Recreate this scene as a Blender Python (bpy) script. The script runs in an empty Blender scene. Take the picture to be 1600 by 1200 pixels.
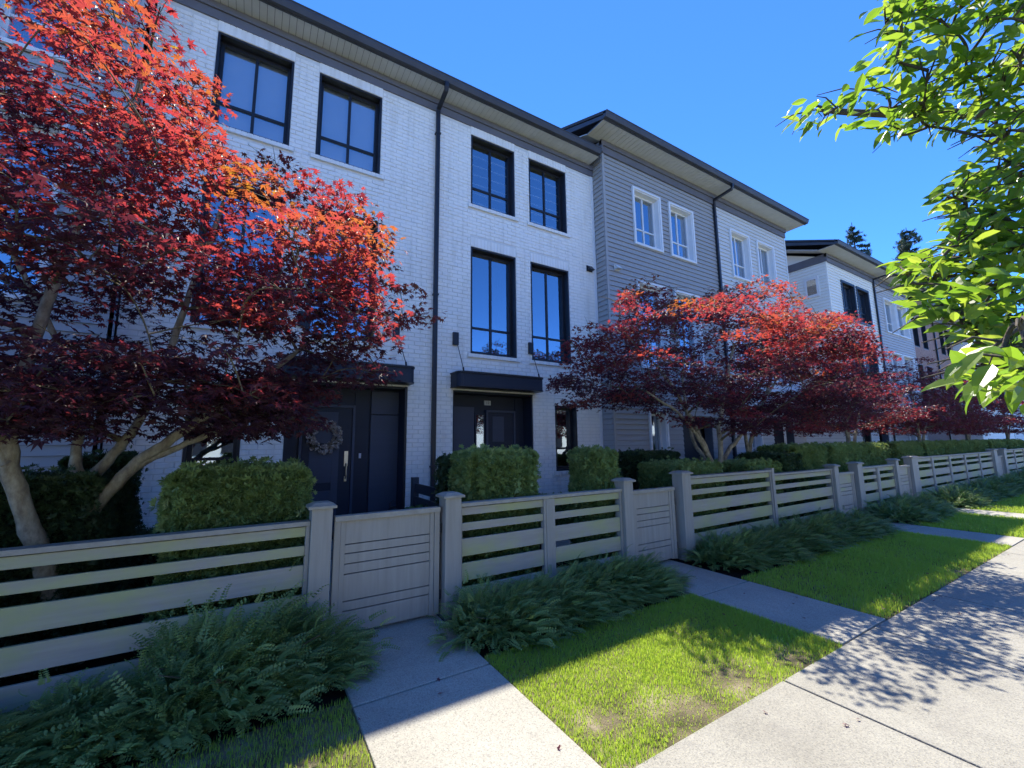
import bpy, math, random
import numpy as np
from mathutils import Matrix, Vector
random.seed(7); RNG = np.random.default_rng(11)
S = bpy.context.scene; COL = S.collection
rad = math.radians
# ---------------------------------------------------------------- camera
YAW, PITCH, ROLL, FPX, HCAM = rad(31.4355), rad(8.0293), rad(-0.6608), 654.04, 1.6
fw = np.array([math.sin(YAW)*math.cos(PITCH), math.cos(YAW)*math.cos(PITCH), math.sin(PITCH)])
r0 = np.array([math.cos(YAW), -math.sin(YAW), 0.0]); u0 = np.cross(r0, fw)
rt = r0*math.cos(ROLL)+u0*math.sin(ROLL); up = -r0*math.sin(ROLL)+u0*math.cos(ROLL)
CAMP = np.array([0, 0, HCAM])
cd = bpy.data.cameras.new('camera'); cam = bpy.data.objects.new('camera', cd); COL.objects.link(cam); S.camera = cam
cd.sensor_width = 36; cd.lens = FPX*36/1600; cd.clip_start = .05; cd.clip_end = 3000
cam.matrix_world = Matrix(((rt[0], up[0], -fw[0], 0), (rt[1], up[1], -fw[1], 0), (rt[2], up[2], -fw[2], HCAM), (0, 0, 0, 1)))
# ---------------------------------------------------------------- light
SKYP = (3000, .47, 0.0, 9)          # altitude, air, dust, ozone
SKY_STR, SKY_SAT, SUN_STR, EXPO = .15, 1.12, 2.0, 2.28
SUN_AZ, SUN_EL = rad(32), rad(61.5)           # azimuth from +Y towards +X
w = bpy.data.worlds.new('World'); S.world = w; w.use_nodes = True
nt = w.node_tree; nt.nodes.clear()
sky = nt.nodes.new('ShaderNodeTexSky'); sky.sky_type = 'NISHITA'; sky.sun_disc = False
sky.sun_elevation = SUN_EL; sky.sun_rotation = SUN_AZ; sky.altitude, sky.air_density, sky.dust_density, sky.ozone_density = SKYP
bg = nt.nodes.new('ShaderNodeBackground'); bg.inputs[1].default_value = SKY_STR
wo = nt.nodes.new('ShaderNodeOutputWorld'); hs = nt.nodes.new('ShaderNodeHueSaturation'); hs.inputs['Saturation'].default_value = SKY_SAT; hs.inputs['Hue'].default_value = .503; nt.links.new(sky.outputs[0], hs.inputs['Color']); nt.links.new(hs.outputs[0], bg.inputs[0]); nt.links.new(bg.outputs[0], wo.inputs[0])
sd = bpy.data.lights.new('sun', 'SUN'); sun = bpy.data.objects.new('sun', sd); COL.objects.link(sun)
sd.energy = SUN_STR; sd.angle = rad(.55); sd.color = (1, .93, .80)
sdir = Vector((math.sin(SUN_AZ)*math.cos(SUN_EL), math.cos(SUN_AZ)*math.cos(SUN_EL), math.sin(SUN_EL)))
sun.rotation_euler = sdir.to_track_quat('Z', 'Y').to_euler()
S.view_settings.view_transform = 'Standard'; S.view_settings.look = 'None'; S.view_settings.gamma = 1; S.view_settings.exposure = EXPO
S.render.engine = 'CYCLES'
S.cycles.max_bounces = 6; S.cycles.transparent_max_bounces = 8; S.cycles.diffuse_bounces = 4; S.cycles.glossy_bounces = 3
def project(P):
    v = np.asarray(P, float)-CAMP; d = v@fw
    d = np.where(d > .01, d, .01)
    return 800+FPX*(v@rt)/d, 600-FPX*(v@up)/d, v@fw
# ---------------------------------------------------------------- materials
def mat(name, col, rough=.7, spec=.35, **k):
    m = bpy.data.materials.new(name); m.use_nodes = True; n = m.node_tree; b = n.nodes['Principled BSDF']
    b.inputs['Base Color'].default_value = (*col, 1); b.inputs['Roughness'].default_value = rough
    b.inputs['Specular IOR Level'].default_value = spec
    if 'metal' in k: b.inputs['Metallic'].default_value = k['metal']
    return m
def N(m, t, **k):
    n = m.node_tree.nodes.new(t)
    for a, v in k.items(): setattr(n, a, v)
    return n
def noise(m, scale, detail=4, rough=.55, vec=None, dist=0):
    n = N(m, 'ShaderNodeTexNoise'); n.inputs['Scale'].default_value = scale; n.inputs['Detail'].default_value = detail
    n.inputs['Roughness'].default_value = rough; n.inputs['Distortion'].default_value = dist
    m.node_tree.links.new(vec if vec else geo(m), n.inputs['Vector']); return n.outputs['Fac']
def geo(m):
    if 'GEO' not in m.node_tree.nodes: N(m, 'ShaderNodeNewGeometry').name = 'GEO'
    return m.node_tree.nodes['GEO'].outputs['Position']
def ramp(m, fac, stops):
    r = N(m, 'ShaderNodeValToRGB'); e = r.color_ramp.elements
    while len(e) > 1: e.remove(e[-1])
    e[0].position = stops[0][0]; e[0].color = (*stops[0][1], 1)
    for p, c in stops[1:]:
        x = e.new(p); x.color = (*c, 1)
    m.node_tree.links.new(fac, r.inputs[0]); return r.outputs[0]
def mix(m, fac, a, b, mode='MIX'):
    x = N(m, 'ShaderNodeMix', data_type='RGBA', blend_type=mode); L = m.node_tree.links
    for i, v in ((0, fac), (6, a), (7, b)):
        if isinstance(v, (int, float)): x.inputs[i].default_value = v
        elif isinstance(v, tuple): x.inputs[i].default_value = (*v, 1)
        else: L.new(v, x.inputs[i])
    return x.outputs[2]
def base(m, out): m.node_tree.links.new(out, m.node_tree.nodes['Principled BSDF'].inputs['Base Color'])
def bump(m, h, s=.3, d=.01):
    b = N(m, 'ShaderNodeBump'); b.inputs['Strength'].default_value = s; b.inputs['Distance'].default_value = d
    m.node_tree.links.new(h, b.inputs['Height']); m.node_tree.links.new(b.outputs[0], m.node_tree.nodes['Principled BSDF'].inputs['Normal'])
def vecscale(m, s):
    v = N(m, 'ShaderNodeVectorMath', operation='MULTIPLY'); m.node_tree.links.new(geo(m), v.inputs[0]); v.inputs[1].default_value = s; return v.outputs[0]
def tint(m):
    a = N(m, 'ShaderNodeAttribute'); a.attribute_name = 'tint'; return a.outputs['Fac']
def grained(name, c1, c2, scale=6, rough=.7, bs=.25, fine=90, bd=.004, spec=.35):
    m = mat(name, c1, rough, spec)
    base(m, ramp(m, noise(m, scale, 5), [(.3, c1), (.7, c2)])); bump(m, noise(m, fine, 3), bs, bd); return m
M = {}
m = M['brick_paint'] = mat('painted_brick', (.8, .8, .8), .55, .4)
b1 = ramp(m, noise(m, 1.3, 5), [(.3, (.84, .815, .76)), (.7, (.89, .865, .81))])
b2 = mix(m, ramp(m, noise(m, 26, 4, .7), [(.6, (0, 0, 0)), (.75, (1, 1, 1))]), b1, (.76, .74, .69))
stv = ramp(m, noise(m, 1, 5, .6, vecscale(m, (7, 7, .7))), [(.5, (1, 1, 1)), (.8, (.80, .79, .76))])
base(m, mix(m, 1.0, b2, stv, 'MULTIPLY')); bump(m, noise(m, 70, 3, .5), .2, .0015)
M['mortar'] = grained('painted_mortar', (.66, .65, .62), (.74, .73, .69), 8, .85, .3, 60, .006)
M['brick_pink'] = grained('pink_brick', (.34, .22, .19), (.42, .29, .26), 12, .8, .5, 60, .006)
M['mortar_pink'] = grained('pink_mortar', (.30, .24, .22), (.36, .29, .27), 8, .85)
def siding(name, c):
    m = mat(name, c, .55, .3)
    d = tuple(x*.96 for x in c); l = tuple(min(1, x*1.06) for x in c)
    base(m, ramp(m, noise(m, 1, 6, .6, vecscale(m, (.5, .5, 14))), [(.3, d), (.7, l)]))
    bump(m, noise(m, 1, 5, .7, vecscale(m, (12, 12, 260))), .35, .002); return m
M['siding_blue'] = siding('blue_grey_siding', (.38, .39, .40))
M['siding_grey'] = siding('dark_grey_siding', (.36, .355, .35))
M['siding_mid'] = siding('pale_grey_siding', (.64, .64, .62))
M['siding_pale'] = siding('pale_cream_siding', (.86, .85, .78))
M['siding_slate'] = siding('slate_siding', (.50, .50, .50))
M['trim_dark'] = grained('dark_trim_paint', (.05, .053, .064), (.066, .07, .083), 3, .5, .15, 40)
M['trim_frieze'] = grained('frieze_paint', (.13, .13, .15), (.155, .155, .178), 3, .55, .15, 40)
M['soffit'] = grained('soffit_panel_paint', (.54, .555, .55), (.61, .62, .61), 5, .6, .1, 30)
M['black_metal'] = grained('black_metal', (.016, .018, .024), (.024, .026, .034), 9, .38, .1, 80)
M['navy'] = siding('navy_paint', (.022, .028, .045)); M['navy2'] = siding('navy_panel_paint', (.06, .07, .10))
M['white'] = grained('white_vinyl', (.74, .75, .75), (.80, .80, .80), 8, .4, .05, 50)
M['roofing'] = grained('dark_roofing', (.045, .045, .05), (.07, .07, .075), 20, .9, .6, 120)
M['dark_room'] = mat('unlit_room', (.02, .022, .028), .9)
M['brass'] = mat('satin_metal', (.55, .52, .45), .3, .5, metal=1)
M['blind'] = grained('blind_fabric', (.82, .83, .84), (.88, .88, .88), 4, .9, .1, 200)
M['curtain'] = grained('curtain_fabric', (.40, .46, .58), (.55, .60, .70), 14, .9)
m = M['glass'] = bpy.data.materials.new('window_glass'); m.use_nodes = True; n = m.node_tree; n.nodes.clear()
o = N(m, 'ShaderNodeOutputMaterial'); mx = N(m, 'ShaderNodeMixShader'); tr = N(m, 'ShaderNodeBsdfTransparent'); gl = N(m, 'ShaderNodeBsdfGlossy')
gl.inputs['Roughness'].default_value = .015; tr.inputs[0].default_value = (.75, .8, .82, 1); gl.inputs[0].default_value = (.8, .9, 1, 1)
bp = N(m, 'ShaderNodeBump'); bp.inputs['Strength'].default_value = .25; bp.inputs['Distance'].default_value = .004; n.links.new(noise(m, 2.2, 2), bp.inputs['Height']); n.links.new(bp.outputs[0], gl.inputs['Normal'])
lw = N(m, 'ShaderNodeLayerWeight'); lw.inputs[0].default_value = .35
mr = N(m, 'ShaderNodeMapRange'); mr.inputs['To Min'].default_value = .40; mr.inputs['To Max'].default_value = 1.0
n.links.new(lw.outputs['Fresnel'], mr.inputs['Value']); n.links.new(mr.outputs[0], mx.inputs[0])
n.links.new(tr.outputs[0], mx.inputs[1]); n.links.new(gl.outputs[0], mx.inputs[2]); n.links.new(mx.outputs[0], o.inputs[0])
# fence paint with algae
m = M['fence'] = mat('weathered_fence_paint', (.17, .17, .18), .6, .3)
fb = ramp(m, noise(m, 1, 6, .6, vecscale(m, (2, 2, 30))), [(.3, (.31, .285, .24)), (.7, (.38, .35, .30))])
al = ramp(m, noise(m, 1.3, 6, .62, vecscale(m, (1, 1, 1.8))), [(.40, (0, 0, 0)), (.60, (.95, .95, .95))])
base(m, mix(m, al, fb, (.37, .38, .18)))
bump(m, noise(m, 1, 5, .7, vecscale(m, (14, 14, 260))), .35, .002)
m = M['post'] = mat('fence_post_paint', (.17, .17, .185), .6, .3)
pb = ramp(m, noise(m, 1, 6, .6, vecscale(m, (22, 22, 1.6))), [(.3, (.29, .27, .23)), (.7, (.36, .335, .29))])
base(m, mix(m, ramp(m, noise(m, 30, 6, .8), [(.66, (0, 0, 0)), (.74, (.6, .6, .6))]), pb, (.22, .23, .19))); bump(m, noise(m, 1, 5, .7, vecscale(m, (220, 220, 12))), .3, .002)
M['cap'] = grained('weathered_cap_paint', (.28, .26, .215), (.37, .345, .29), 14, .7, .4, 120, .003)
# concrete
def concrete(name, k):
    m = mat(name, (.4, .4, .38), .85, .2)
    a = ramp(m, noise(m, 1.1, 6, .62), [(.3, (.28*k, .268*k, .232*k)), (.7, (.38*k, .367*k, .32*k))])
    v = N(m, 'ShaderNodeTexVoronoi'); v.inputs['Scale'].default_value = 150; m.node_tree.links.new(geo(m), v.inputs['Vector'])
    sp = ramp(m, v.outputs['Color'], [(0, (.62, .62, .62)), (.35, (.92, .92, .92)), (1, (1.18, 1.17, 1.12))])
    c = mix(m, 1.0, a, sp, 'MULTIPLY')
    st = ramp(m, noise(m, 4.5, 6, .7), [(.56, (0, 0, 0)), (.75, (.5, .5, .5))])
    c = mix(m, st, c, (.22*k, .21*k, .19*k))
    base(m, c); bump(m, v.outputs['Distance'], .5, .004); return m
M['concrete'] = concrete('exposed_concrete', .92); M['concrete_path'] = concrete('path_concrete', 1.12)
M['asphalt'] = grained('bright_asphalt', (.24, .235, .22), (.30, .29, .27), 30, .9, .6, 150)  # unseen road surface, brightened to bounce more light
m = M['soil'] = mat('dark_mulch', (.02, .013, .01), .95, .1)
base(m, ramp(m, noise(m, 55, 6, .75), [(.3, (.008, .006, .006)), (.6, (.028, .018, .015)), (.78, (.075, .05, .035))])); bump(m, noise(m, 60, 5, .7), 1, .03)
m = M['turf'] = mat('turf_soil', (.05, .05, .02), .95, .1)
base(m, ramp(m, noise(m, 3.2, 6, .6), [(.35, (.07, .065, .035)), (.55, (.19, .16, .10)), (.70, (.36, .31, .21))])); bump(m, noise(m, 90, 4), .8, .02)
M['far_lawn'] = grained('mown_lawn', (.13, .20, .04), (.22, .29, .07), 5, .9, .8, 120, .02)
def leafy(name, stops, trans, tf=.45, rough=.45, tstops=None, spec=.35):
    m = mat(name, stops[0][1], rough, spec); t = tint(m); c = ramp(m, t, stops); base(m, c)
    n = m.node_tree; tl = N(m, 'ShaderNodeBsdfTranslucent'); mx = N(m, 'ShaderNodeMixShader'); mx.inputs[0].default_value = tf
    if tstops: n.links.new(ramp(m, t, tstops), tl.inputs[0])
    else: tl.inputs[0].default_value = (*trans, 1)
    n.links.new(n.nodes['Principled BSDF'].outputs[0], mx.inputs[1]); n.links.new(tl.outputs[0], mx.inputs[2])
    n.links.new(mx.outputs[0], n.nodes['Material Output'].inputs[0]); return m
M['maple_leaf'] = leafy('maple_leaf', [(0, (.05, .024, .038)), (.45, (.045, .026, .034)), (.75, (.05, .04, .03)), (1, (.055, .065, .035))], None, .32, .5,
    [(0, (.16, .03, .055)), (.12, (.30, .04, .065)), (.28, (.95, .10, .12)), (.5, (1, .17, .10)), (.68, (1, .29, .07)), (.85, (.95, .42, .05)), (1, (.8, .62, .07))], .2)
M['maple_dark'] = leafy('maple_dark_leaf', [(0, (.045, .02, .032)), (1, (.055, .032, .035))], None, .25, .4, [(0, (.6, .03, .08)), (1, (.65, .09, .06))], .45)
M['street_leaf'] = leafy('street_tree_leaf', [(0, (.05, .10, .02)), (.5, (.075, .135, .028)), (1, (.11, .17, .04))], None, .44, .36, [(0, (.22, .45, .03)), (.5, (.36, .60, .04)), (1, (.62, .78, .08))], .5)
M['shrub_leaf'] = leafy('shrub_leaf', [(0, (.10, .16, .055)), (.7, (.20, .28, .09)), (1, (.42, .50, .14))], (.25, .45, .1), .25, .4)
M['hedge_leaf'] = leafy('hedge_leaf', [(0, (.12, .20, .065)), (.7, (.25, .34, .12)), (1, (.42, .50, .22))], (.4, .5, .14), .3, .5)
M['yew_leaf'] = leafy('dark_hedge_leaf', [(0, (.035, .065, .03)), (1, (.08, .13, .055))], (.08, .16, .04), .2, .5)
M['grass'] = leafy('grass_blade', [(0, (.17, .28, .05)), (.6, (.30, .42, .08)), (.85, (.30, .36, .10)), (1, (.5, .44, .24))], (.6, .8, .08), .5, .45)
M['fir'] = leafy('fir_needle', [(0, (.05, .08, .06)), (1, (.09, .13, .09))], (.05, .1, .04), .15, .6)  # needle colour paled and blued to suggest haze
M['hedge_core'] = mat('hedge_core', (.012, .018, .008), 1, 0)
m = M['bark'] = mat('maple_bark', (.2, .17, .13), .85, .2)
base(m, ramp(m, noise(m, 1, 6, .65, vecscale(m, (18, 18, 9))), [(.3, (.15, .12, .09)), (.5, (.27, .235, .17)), (.72, (.42, .39, .30))])); bump(m, noise(m, 1, 6, .7, vecscale(m, (60, 60, 35))), .6, .01)
M['twig'] = grained('twig_bark', (.10, .085, .05), (.17, .14, .08), 20, .8)
M['bark_dark'] = grained('dark_bark', (.06, .05, .04), (.11, .09, .07), 14, .9, .6, 40, .02)
m = M['wreath'] = mat('pine_cone', (.2, .16, .13), .8, .2); base(m, ramp(m, noise(m, 60, 4), [(.35, (.16, .13, .12)), (.65, (.62, .56, .50))]))
M['plate'] = mat('number_plate', (.55, .57, .6), .5); M['ink'] = mat('number_ink', (.02, .02, .025), .5)
# ---------------------------------------------------------------- mesh helpers
class MB:
    def __init__(s): s.v = []; s.f = []; s.n = 0; s.t = []
    def add(s, v, f, t=0.0):
        v = np.asarray(v, float).reshape(-1, 3)
        for q in (f if isinstance(f, list) and len(f) and isinstance(f[0], np.ndarray) else [np.asarray(f)]): s.f.append(q+s.n)
        s.v.append(v); s.t.append(np.full(len(v), t) if np.isscalar(t) else t); s.n += len(v); return s
    def box(s, x0, x1, y0, y1, z0, z1):
        v = [(x, y, z) for x in (x0, x1) for y in (y0, y1) for z in (z0, z1)]
        return s.add(v, np.array([(0, 1, 3, 2), (4, 6, 7, 5), (0, 4, 5, 1), (2, 3, 7, 6), (0, 2, 6, 4), (1, 5, 7, 3)]))
    def taper(s, a, b):   # two rectangles (x0,x1,y0,y1,z)
        v = [(x, y, q[4]) for q in (a, b) for (x, y) in ((q[0], q[2]), (q[1], q[2]), (q[1], q[3]), (q[0], q[3]))]
        return s.add(v, np.array([(0, 3, 2, 1), (4, 5, 6, 7), (0, 1, 5, 4), (1, 2, 6, 5), (2, 3, 7, 6), (3, 0, 4, 7)]))
    def profx(s, x0, x1, yz):   # profile in y,z extruded along x (counter-clockwise seen from -x... both capped)
        k = len(yz); v = [(x0, y, z) for y, z in yz]+[(x1, y, z) for y, z in yz]
        s.add(v, np.array([(i, (i+1) % k, k+(i+1) % k, k+i) for i in range(k)]))
        s.f.append(np.array([list(range(k))[::-1]])+s.n-2*k); s.f.append(np.array([list(range(k, 2*k))])+s.n-2*k); return s
    def poly_y(s, pts, y0, y1):  # polygon in x,z extruded along y
        k = len(pts); v = [(x, y0, z) for x, z in pts]+[(x, y1, z) for x, z in pts]
        s.add(v, np.array([(i, (i+1) % k, k+(i+1) % k, k+i) for i in range(k)]))
        s.f.append(np.array([list(range(k))[::-1]])+s.n-2*k); s.f.append(np.array([list(range(k, 2*k))])+s.n-2*k); return s
    def tube(s, pts, rads, n=8, t=0.0):
        P = np.asarray(pts, float); k = len(P); R = np.broadcast_to(np.asarray(rads, float), (k,))
        T = np.gradient(P, axis=0); T /= np.linalg.norm(T, axis=1)[:, None]+1e-9
        ref = np.array([.31, .95, .1]) if abs(T[0][1]) < .8 else np.array([1., .1, .2])
        A = np.cross(T, ref); A /= np.linalg.norm(A, axis=1)[:, None]+1e-9; B = np.cross(T, A)
        a = np.arange(n)*2*math.pi/n
        V = P[:, None]+R[:, None, None]*(A[:, None]*np.cos(a)[None, :, None]+B[:, None]*np.sin(a)[None, :, None])
        i = np.arange(k-1)[:, None]*n; j = np.arange(n)[None]; j2 = (j+1) % n
        F = np.stack([i+j, i+n+j, i+n+j2, i+j2], -1).reshape(-1, 4)
        s.add(V.reshape(-1, 3), F, t)
        s.f.append(np.array([list(range(n))[::-1]])+s.n-k*n*1); s.f.append(np.array([[(k-1)*n+q for q in range(n)]])+s.n-k*n); return s
    def inst(s, tv, tf, mats, locs, tints):   # template copies; mats (N,3,3) columns = local axes
        tv = np.asarray(tv, float); V = np.einsum('nij,kj->nki', mats, tv)+locs[:, None]
        Nn, K = V.shape[:2]
        for q in (tf if isinstance(tf, list) else [tf]):
            s.f.append((np.asarray(q)[None]+(np.arange(Nn)*K)[:, None, None]).reshape(-1, np.asarray(q).shape[1])+s.n)
        s.v.append(V.reshape(-1, 3)); s.t.append(np.repeat(tints, K)); s.n += Nn*K; return s
    def mesh(s, name, material, smooth=False):
        me = bpy.data.meshes.new(name); V = np.concatenate(s.v)
        me.vertices.add(len(V)); me.vertices.foreach_set('co', V.ravel())
        li = np.concatenate([q.ravel() for q in s.f]).astype(np.int32); lt = np.concatenate([np.full(len(q), q.shape[1]) for q in s.f])
        me.loops.add(len(li)); me.loops.foreach_set('vertex_index', li)
        me.polygons.add(len(lt)); me.polygons.foreach_set('loop_start', np.concatenate([[0], np.cumsum(lt)[:-1]]).astype(np.int32))
        me.polygons.foreach_set('loop_total', lt.astype(np.int32))
        me.update(calc_edges=True)
        T = np.concatenate(s.t)
        if T.any(): a = me.attributes.new('tint', 'FLOAT', 'POINT'); a.data.foreach_set('value', T.astype(np.float32))
        me.polygons.foreach_set('use_smooth', np.full(len(lt), bool(smooth)))
        me.materials.append(M[material] if isinstance(material, str) else material); return me
    def build(s, name, material, parent=None, smooth=False, **k):
        return link(name, s.mesh(name, material, smooth), parent, **k)
def link(name, me, parent=None, loc=(0, 0, 0), rot=None, scale=None, bevel=0, **k):
    o = bpy.data.objects.new(name, me); COL.objects.link(o); o.parent = parent; o.location = loc
    if rot is not None: o.rotation_euler = rot
    if scale is not None: o.scale = scale
    if bevel:
        b = o.modifiers.new('bevel', 'BEVEL'); b.width = bevel; b.segments = 2; b.limit_method = 'ANGLE'
        b.harden_normals = False
    for a, v in k.items(): o[a] = v
    return o
def thing(name, label, cat, loc=(0, 0, 0), group=None):
    o = bpy.data.objects.new(name, None); COL.objects.link(o); o.location = loc; o.empty_display_size = .2
    o['label'] = label; o['category'] = cat
    if group: o['group'] = group
    return o
def ident(o, label, cat, group=None):
    o['label'] = label; o['category'] = cat
    if group: o['group'] = group
    return o
def copy_tree(o, parent=None):
    c = o.copy(); COL.objects.link(c); c.parent = parent
    for ch in list(o.children): copy_tree(ch, c)
    return c
def box(name, material, a, parent=None, bevel=0, **k): return MB().box(*a).build(name, material, parent, bevel=bevel, **k)
# ---------------------------------------------------------------- ground
st = dict(kind='structure')
MB().box(-400, 600, -400, 600, -1.2, -.30).build('ground', 'turf', **st)
MB().box(-60, 90, -30, 26, -.30, -.03).build('garden_ground', 'soil', **st)
MB().box(-60, 90, -12.5, -3.6, -.03, -.02).build('road', 'asphalt', **st)  # guessed road out of view, kept bright as a bounce surface
MB().box(-60, 90, -3.6, -3.45, -.03, .09).build('kerb', 'concrete', **st)
MB().box(-60, 90, -3.45, -.16, -.03, .0).build('boulevard_lawn', 'far_lawn', **st)
MB().box(-60, 90, -23, -18.01, -.03, .0).build('opposite_lawn', 'far_lawn', **st)
MB().box(-60, 90, -18, -12.5, -.03, .10).build('far_pavement', 'concrete', **st)
side = thing('sidewalk', 'pale concrete sidewalk slabs running along the lawns', 'sidewalk'); side['kind'] = 'structure'; del side['category']
xs = [-9+.15+1.5*i for i in range(7)]; xs = [x for x in xs if x < 1]
edges = [3.14+1.49*i for i in range(-8, 24)]
for a, b in zip(edges[:-1], edges[1:]):
    box('slab', 'concrete', (a+.008, b-.008, -.16, 1.68, -.03, .0), side, bevel=.006)
box('joint_bed', 'soil', (-9, 38, -.15, 1.67, -.029, -.012), side)
paths = [(.62, 1.575), (4.06, 4.94), (9.72, 10.62), (13.05, 13.95), (22.4, 23.3)]
for a, b in paths:
    p = thing('path', 'narrow concrete path', 'path'); p['kind'] = 'structure'; del p['category']
    for y0, y1 in ((1.69, 2.93), (2.94, 4.02), (4.03, 5.3), (5.31, 6.62)):
        box('slab', 'concrete_path', (a, b, y0+.004, y1-.004, -.03, .002), p, bevel=.006)
    p['label'] = 'narrow concrete path from sidewalk to a garden gate'
for a, b in zip([-9]+[q[1] for q in paths], [q[0] for q in paths]+[38]):
    MB().box(a, b, 1.69, 3.04, -.029, -.012).build('lawn_soil', 'turf', **st)
# grass blades
gv = np.array([(-.5, 0, 0), (.5, 0, 0), (-.38, .12, .55), (.38, .12, .55), (0, .5, 1.0)]); gf = [np.array([(0, 1, 3, 2)]), np.array([(2, 3, 4)])]
def grass(x0, x1, y0, y1, n, h=.055, wd=.005):
    x = RNG.uniform(x0, x1, n); y = RNG.uniform(y0, y1, n)
    patch = np.zeros(n)
    for px, py, pr in ((2.9, 1.88, .32), (1.85, 2.0, .2), (2.35, 1.80, .34), (3.5, 1.78, .22), (7.4, 1.75, .12)):
        patch = np.maximum(patch, np.exp(-((x-px)**2+((y-py)*1.5)**2)/pr**2))
    nz = .5+.17*(np.sin(x*2.1+1.7*np.sin(y*1.3))+np.sin(y*3.7+1.3*np.sin(x*4.1)+.6)+np.sin(x*7.3-y*5.9+2*np.sin(y*2.2+x)))
    edge = np.minimum(1, (y-1.68)/.10+.35)
    keep = RNG.random(n) < (1-.88*patch)*(.65+.35*nz)*edge
    x, y, patch, nz = x[keep], y[keep], patch[keep], nz[keep]; k = len(x)
    a = RNG.uniform(0, 2*math.pi, k); hh = h*RNG.uniform(.45, 1.25, k)*(1-.5*patch)*(.75+.5*nz); lean = RNG.uniform(.1, .9, k)
    ca, sa = np.cos(a), np.sin(a); A = np.zeros((k, 3, 3)); ww = wd*RNG.uniform(.7, 1.3, k)
    A[:, 0, 0] = ca*ww; A[:, 1, 0] = sa*ww; A[:, 0, 1] = -sa*hh*lean; A[:, 1, 1] = ca*hh*lean; A[:, 2, 2] = hh
    t = np.clip(RNG.normal(.38, .2, k)+.5*patch, .01, 1)
    t[RNG.random(k) < .04] = 1
    mb = MB(); mb.inst(gv, gf, A, np.stack([x, y, np.full(k, -.012)], 1), t); mb.build('grass', 'grass', kind='stuff')
grass(-2.6, .61, 1.0, 3.05, 52000, .036, .0040); grass(1.58, 4.05, 1.665, 3.04, 76000, .033, .0040)
grass(4.95, 9.71, 1.69, 3.04, 60000, .042, .005); grass(10.63, 13.04, 1.69, 3.04, 12000, .06, .009); grass(13.96, 22.3, 1.69, 3.04, 18000, .06, .012)
# ---------------------------------------------------------------- building helpers
def spans(x0, x1, z0, z1, ops):
    """x intervals of the row z0..z1 left over by the openings"""
    c = [(x0, x1)]
    for a, b, q0, q1 in ops:
        if min(z1, q1)-max(z0, q0) > .35*(z1-z0):
            n = []
            for p, q in c:
                if b <= p or a >= q: n.append((p, q)); continue
                if a > p: n.append((p, a))
                if b < q: n.append((b, q))
            c = n
    return [(a, b) for a, b in c if b-a > .02]
def shell(name, material, parent, x0, x1, y0, y1, z0, z1, ops):
    """wall slab with real openings"""
    X = sorted({x0, x1, *[v for o in ops for v in o[:2]]}); Z = sorted({z0, z1, *[v for o in ops for v in o[2:]]})
    mb = MB()
    for za, zb in zip(Z[:-1], Z[1:]):
        row = []
        for xa, xb in zip(X[:-1], X[1:]):
            cx, cz = (xa+xb)/2, (za+zb)/2
            if cx < x0 or cx > x1 or cz < z0 or cz > z1 or any(o[0] < cx < o[1] and o[2] < cz < o[3] for o in ops): continue
            if row and abs(row[-1][1]-xa) < 1e-6: row[-1][1] = xb
            else: row.append([xa, xb])
        for a, b in row: mb.box(a, b, y0, y1, za, zb)
    for xa, xb in zip(X[:-1], X[1:]):      # hidden core strips added to stop light leaking at the seams
        col = []
        for za, zb in zip(Z[:-1], Z[1:]):
            cx, cz = (xa+xb)/2, (za+zb)/2
            if cx < x0 or cx > x1 or cz < z0 or cz > z1 or any(o[0] < cx < o[1] and o[2] < cz < o[3] for o in ops): continue
            if col and abs(col[-1][1]-za) < 1e-6: col[-1][1] = zb
            else: col.append([za, zb])
        for a, b in col: mb.box(xa+.002, xb-.002, y0+.012, y1-.012, a+.002, b-.002)
    return mb.build(name, material, parent)
def bricks(parent, x0, x1, Y, z0, z1, ops, material, near=0, L=.203, H=.0735):
    rows = int((z1-z0)/H); std = []; rest = MB()
    ft = np.array([(0, 1, 2, 3), (4, 5, 1, 0), (7, 6, 2, 3)[::-1], (4, 0, 3, 7), (5, 6, 2, 1)])
    def one(a, b, z, dy, tilt):
        e = .0035; g = .0045; c = H-.009
        return [(a+e, -.0095-dy, z+e+.004), (b-e, -.0095-dy+tilt, z+e+.004), (b-e, -.0095-dy+tilt, z+c-e+.004), (a+e, -.0095-dy, z+c-e+.004), (a, 0, z+.004), (b, 0, z+.004), (b, 0, z+c+.004), (a, 0, z+c+.004)]
    for r in range(rows):
        z = z0+r*H; off = (r % 2)*L/2
        for a, b in spans(x0, x1, z, z+H, ops):
            k = math.floor((a-x0-off)/L); x = x0+off+k*L
            while x < b:
                p, q = max(x, a)+.004, min(x+L, b)-.004
                if q-p > .025: std.append((p, q, z))
                x += L
    if near:
        full = [s for s in std if abs(s[1]-s[0]-(L-.008)) < 1e-4]
        def key(s):
            px, py, d = project((s[0]+.1, Y, s[2])); return d if (150 < px < 960 and py < 800 and not (120 < px < 700 and 120 < py < 600)) else 99
        full.sort(key=key); pick = set(full[:near])
        mes = []
        for i in range(4):
            dy = random.uniform(-.003, .004); mes.append(MB().add(np.array(one(0, L-.008, 0, dy, random.uniform(-.003, .003))), ft).mesh('brick', material))
        for s in full[:near]: link('brick', random.choice(mes), parent, (s[0], Y, s[2]))
        std = [s for s in std if s not in pick]
    V = []
    for s in std: V.append(one(*s, random.uniform(-.003, .004), random.uniform(-.003, .003)))
    V = np.array(V)+np.array([0, Y, 0]); k = len(V)
    rest.add(V.reshape(-1, 3), (ft[None]+(np.arange(k)*8)[:, None, None]).reshape(-1, 4)); rest.build('brick_courses', material, parent, kind='stuff')
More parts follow.
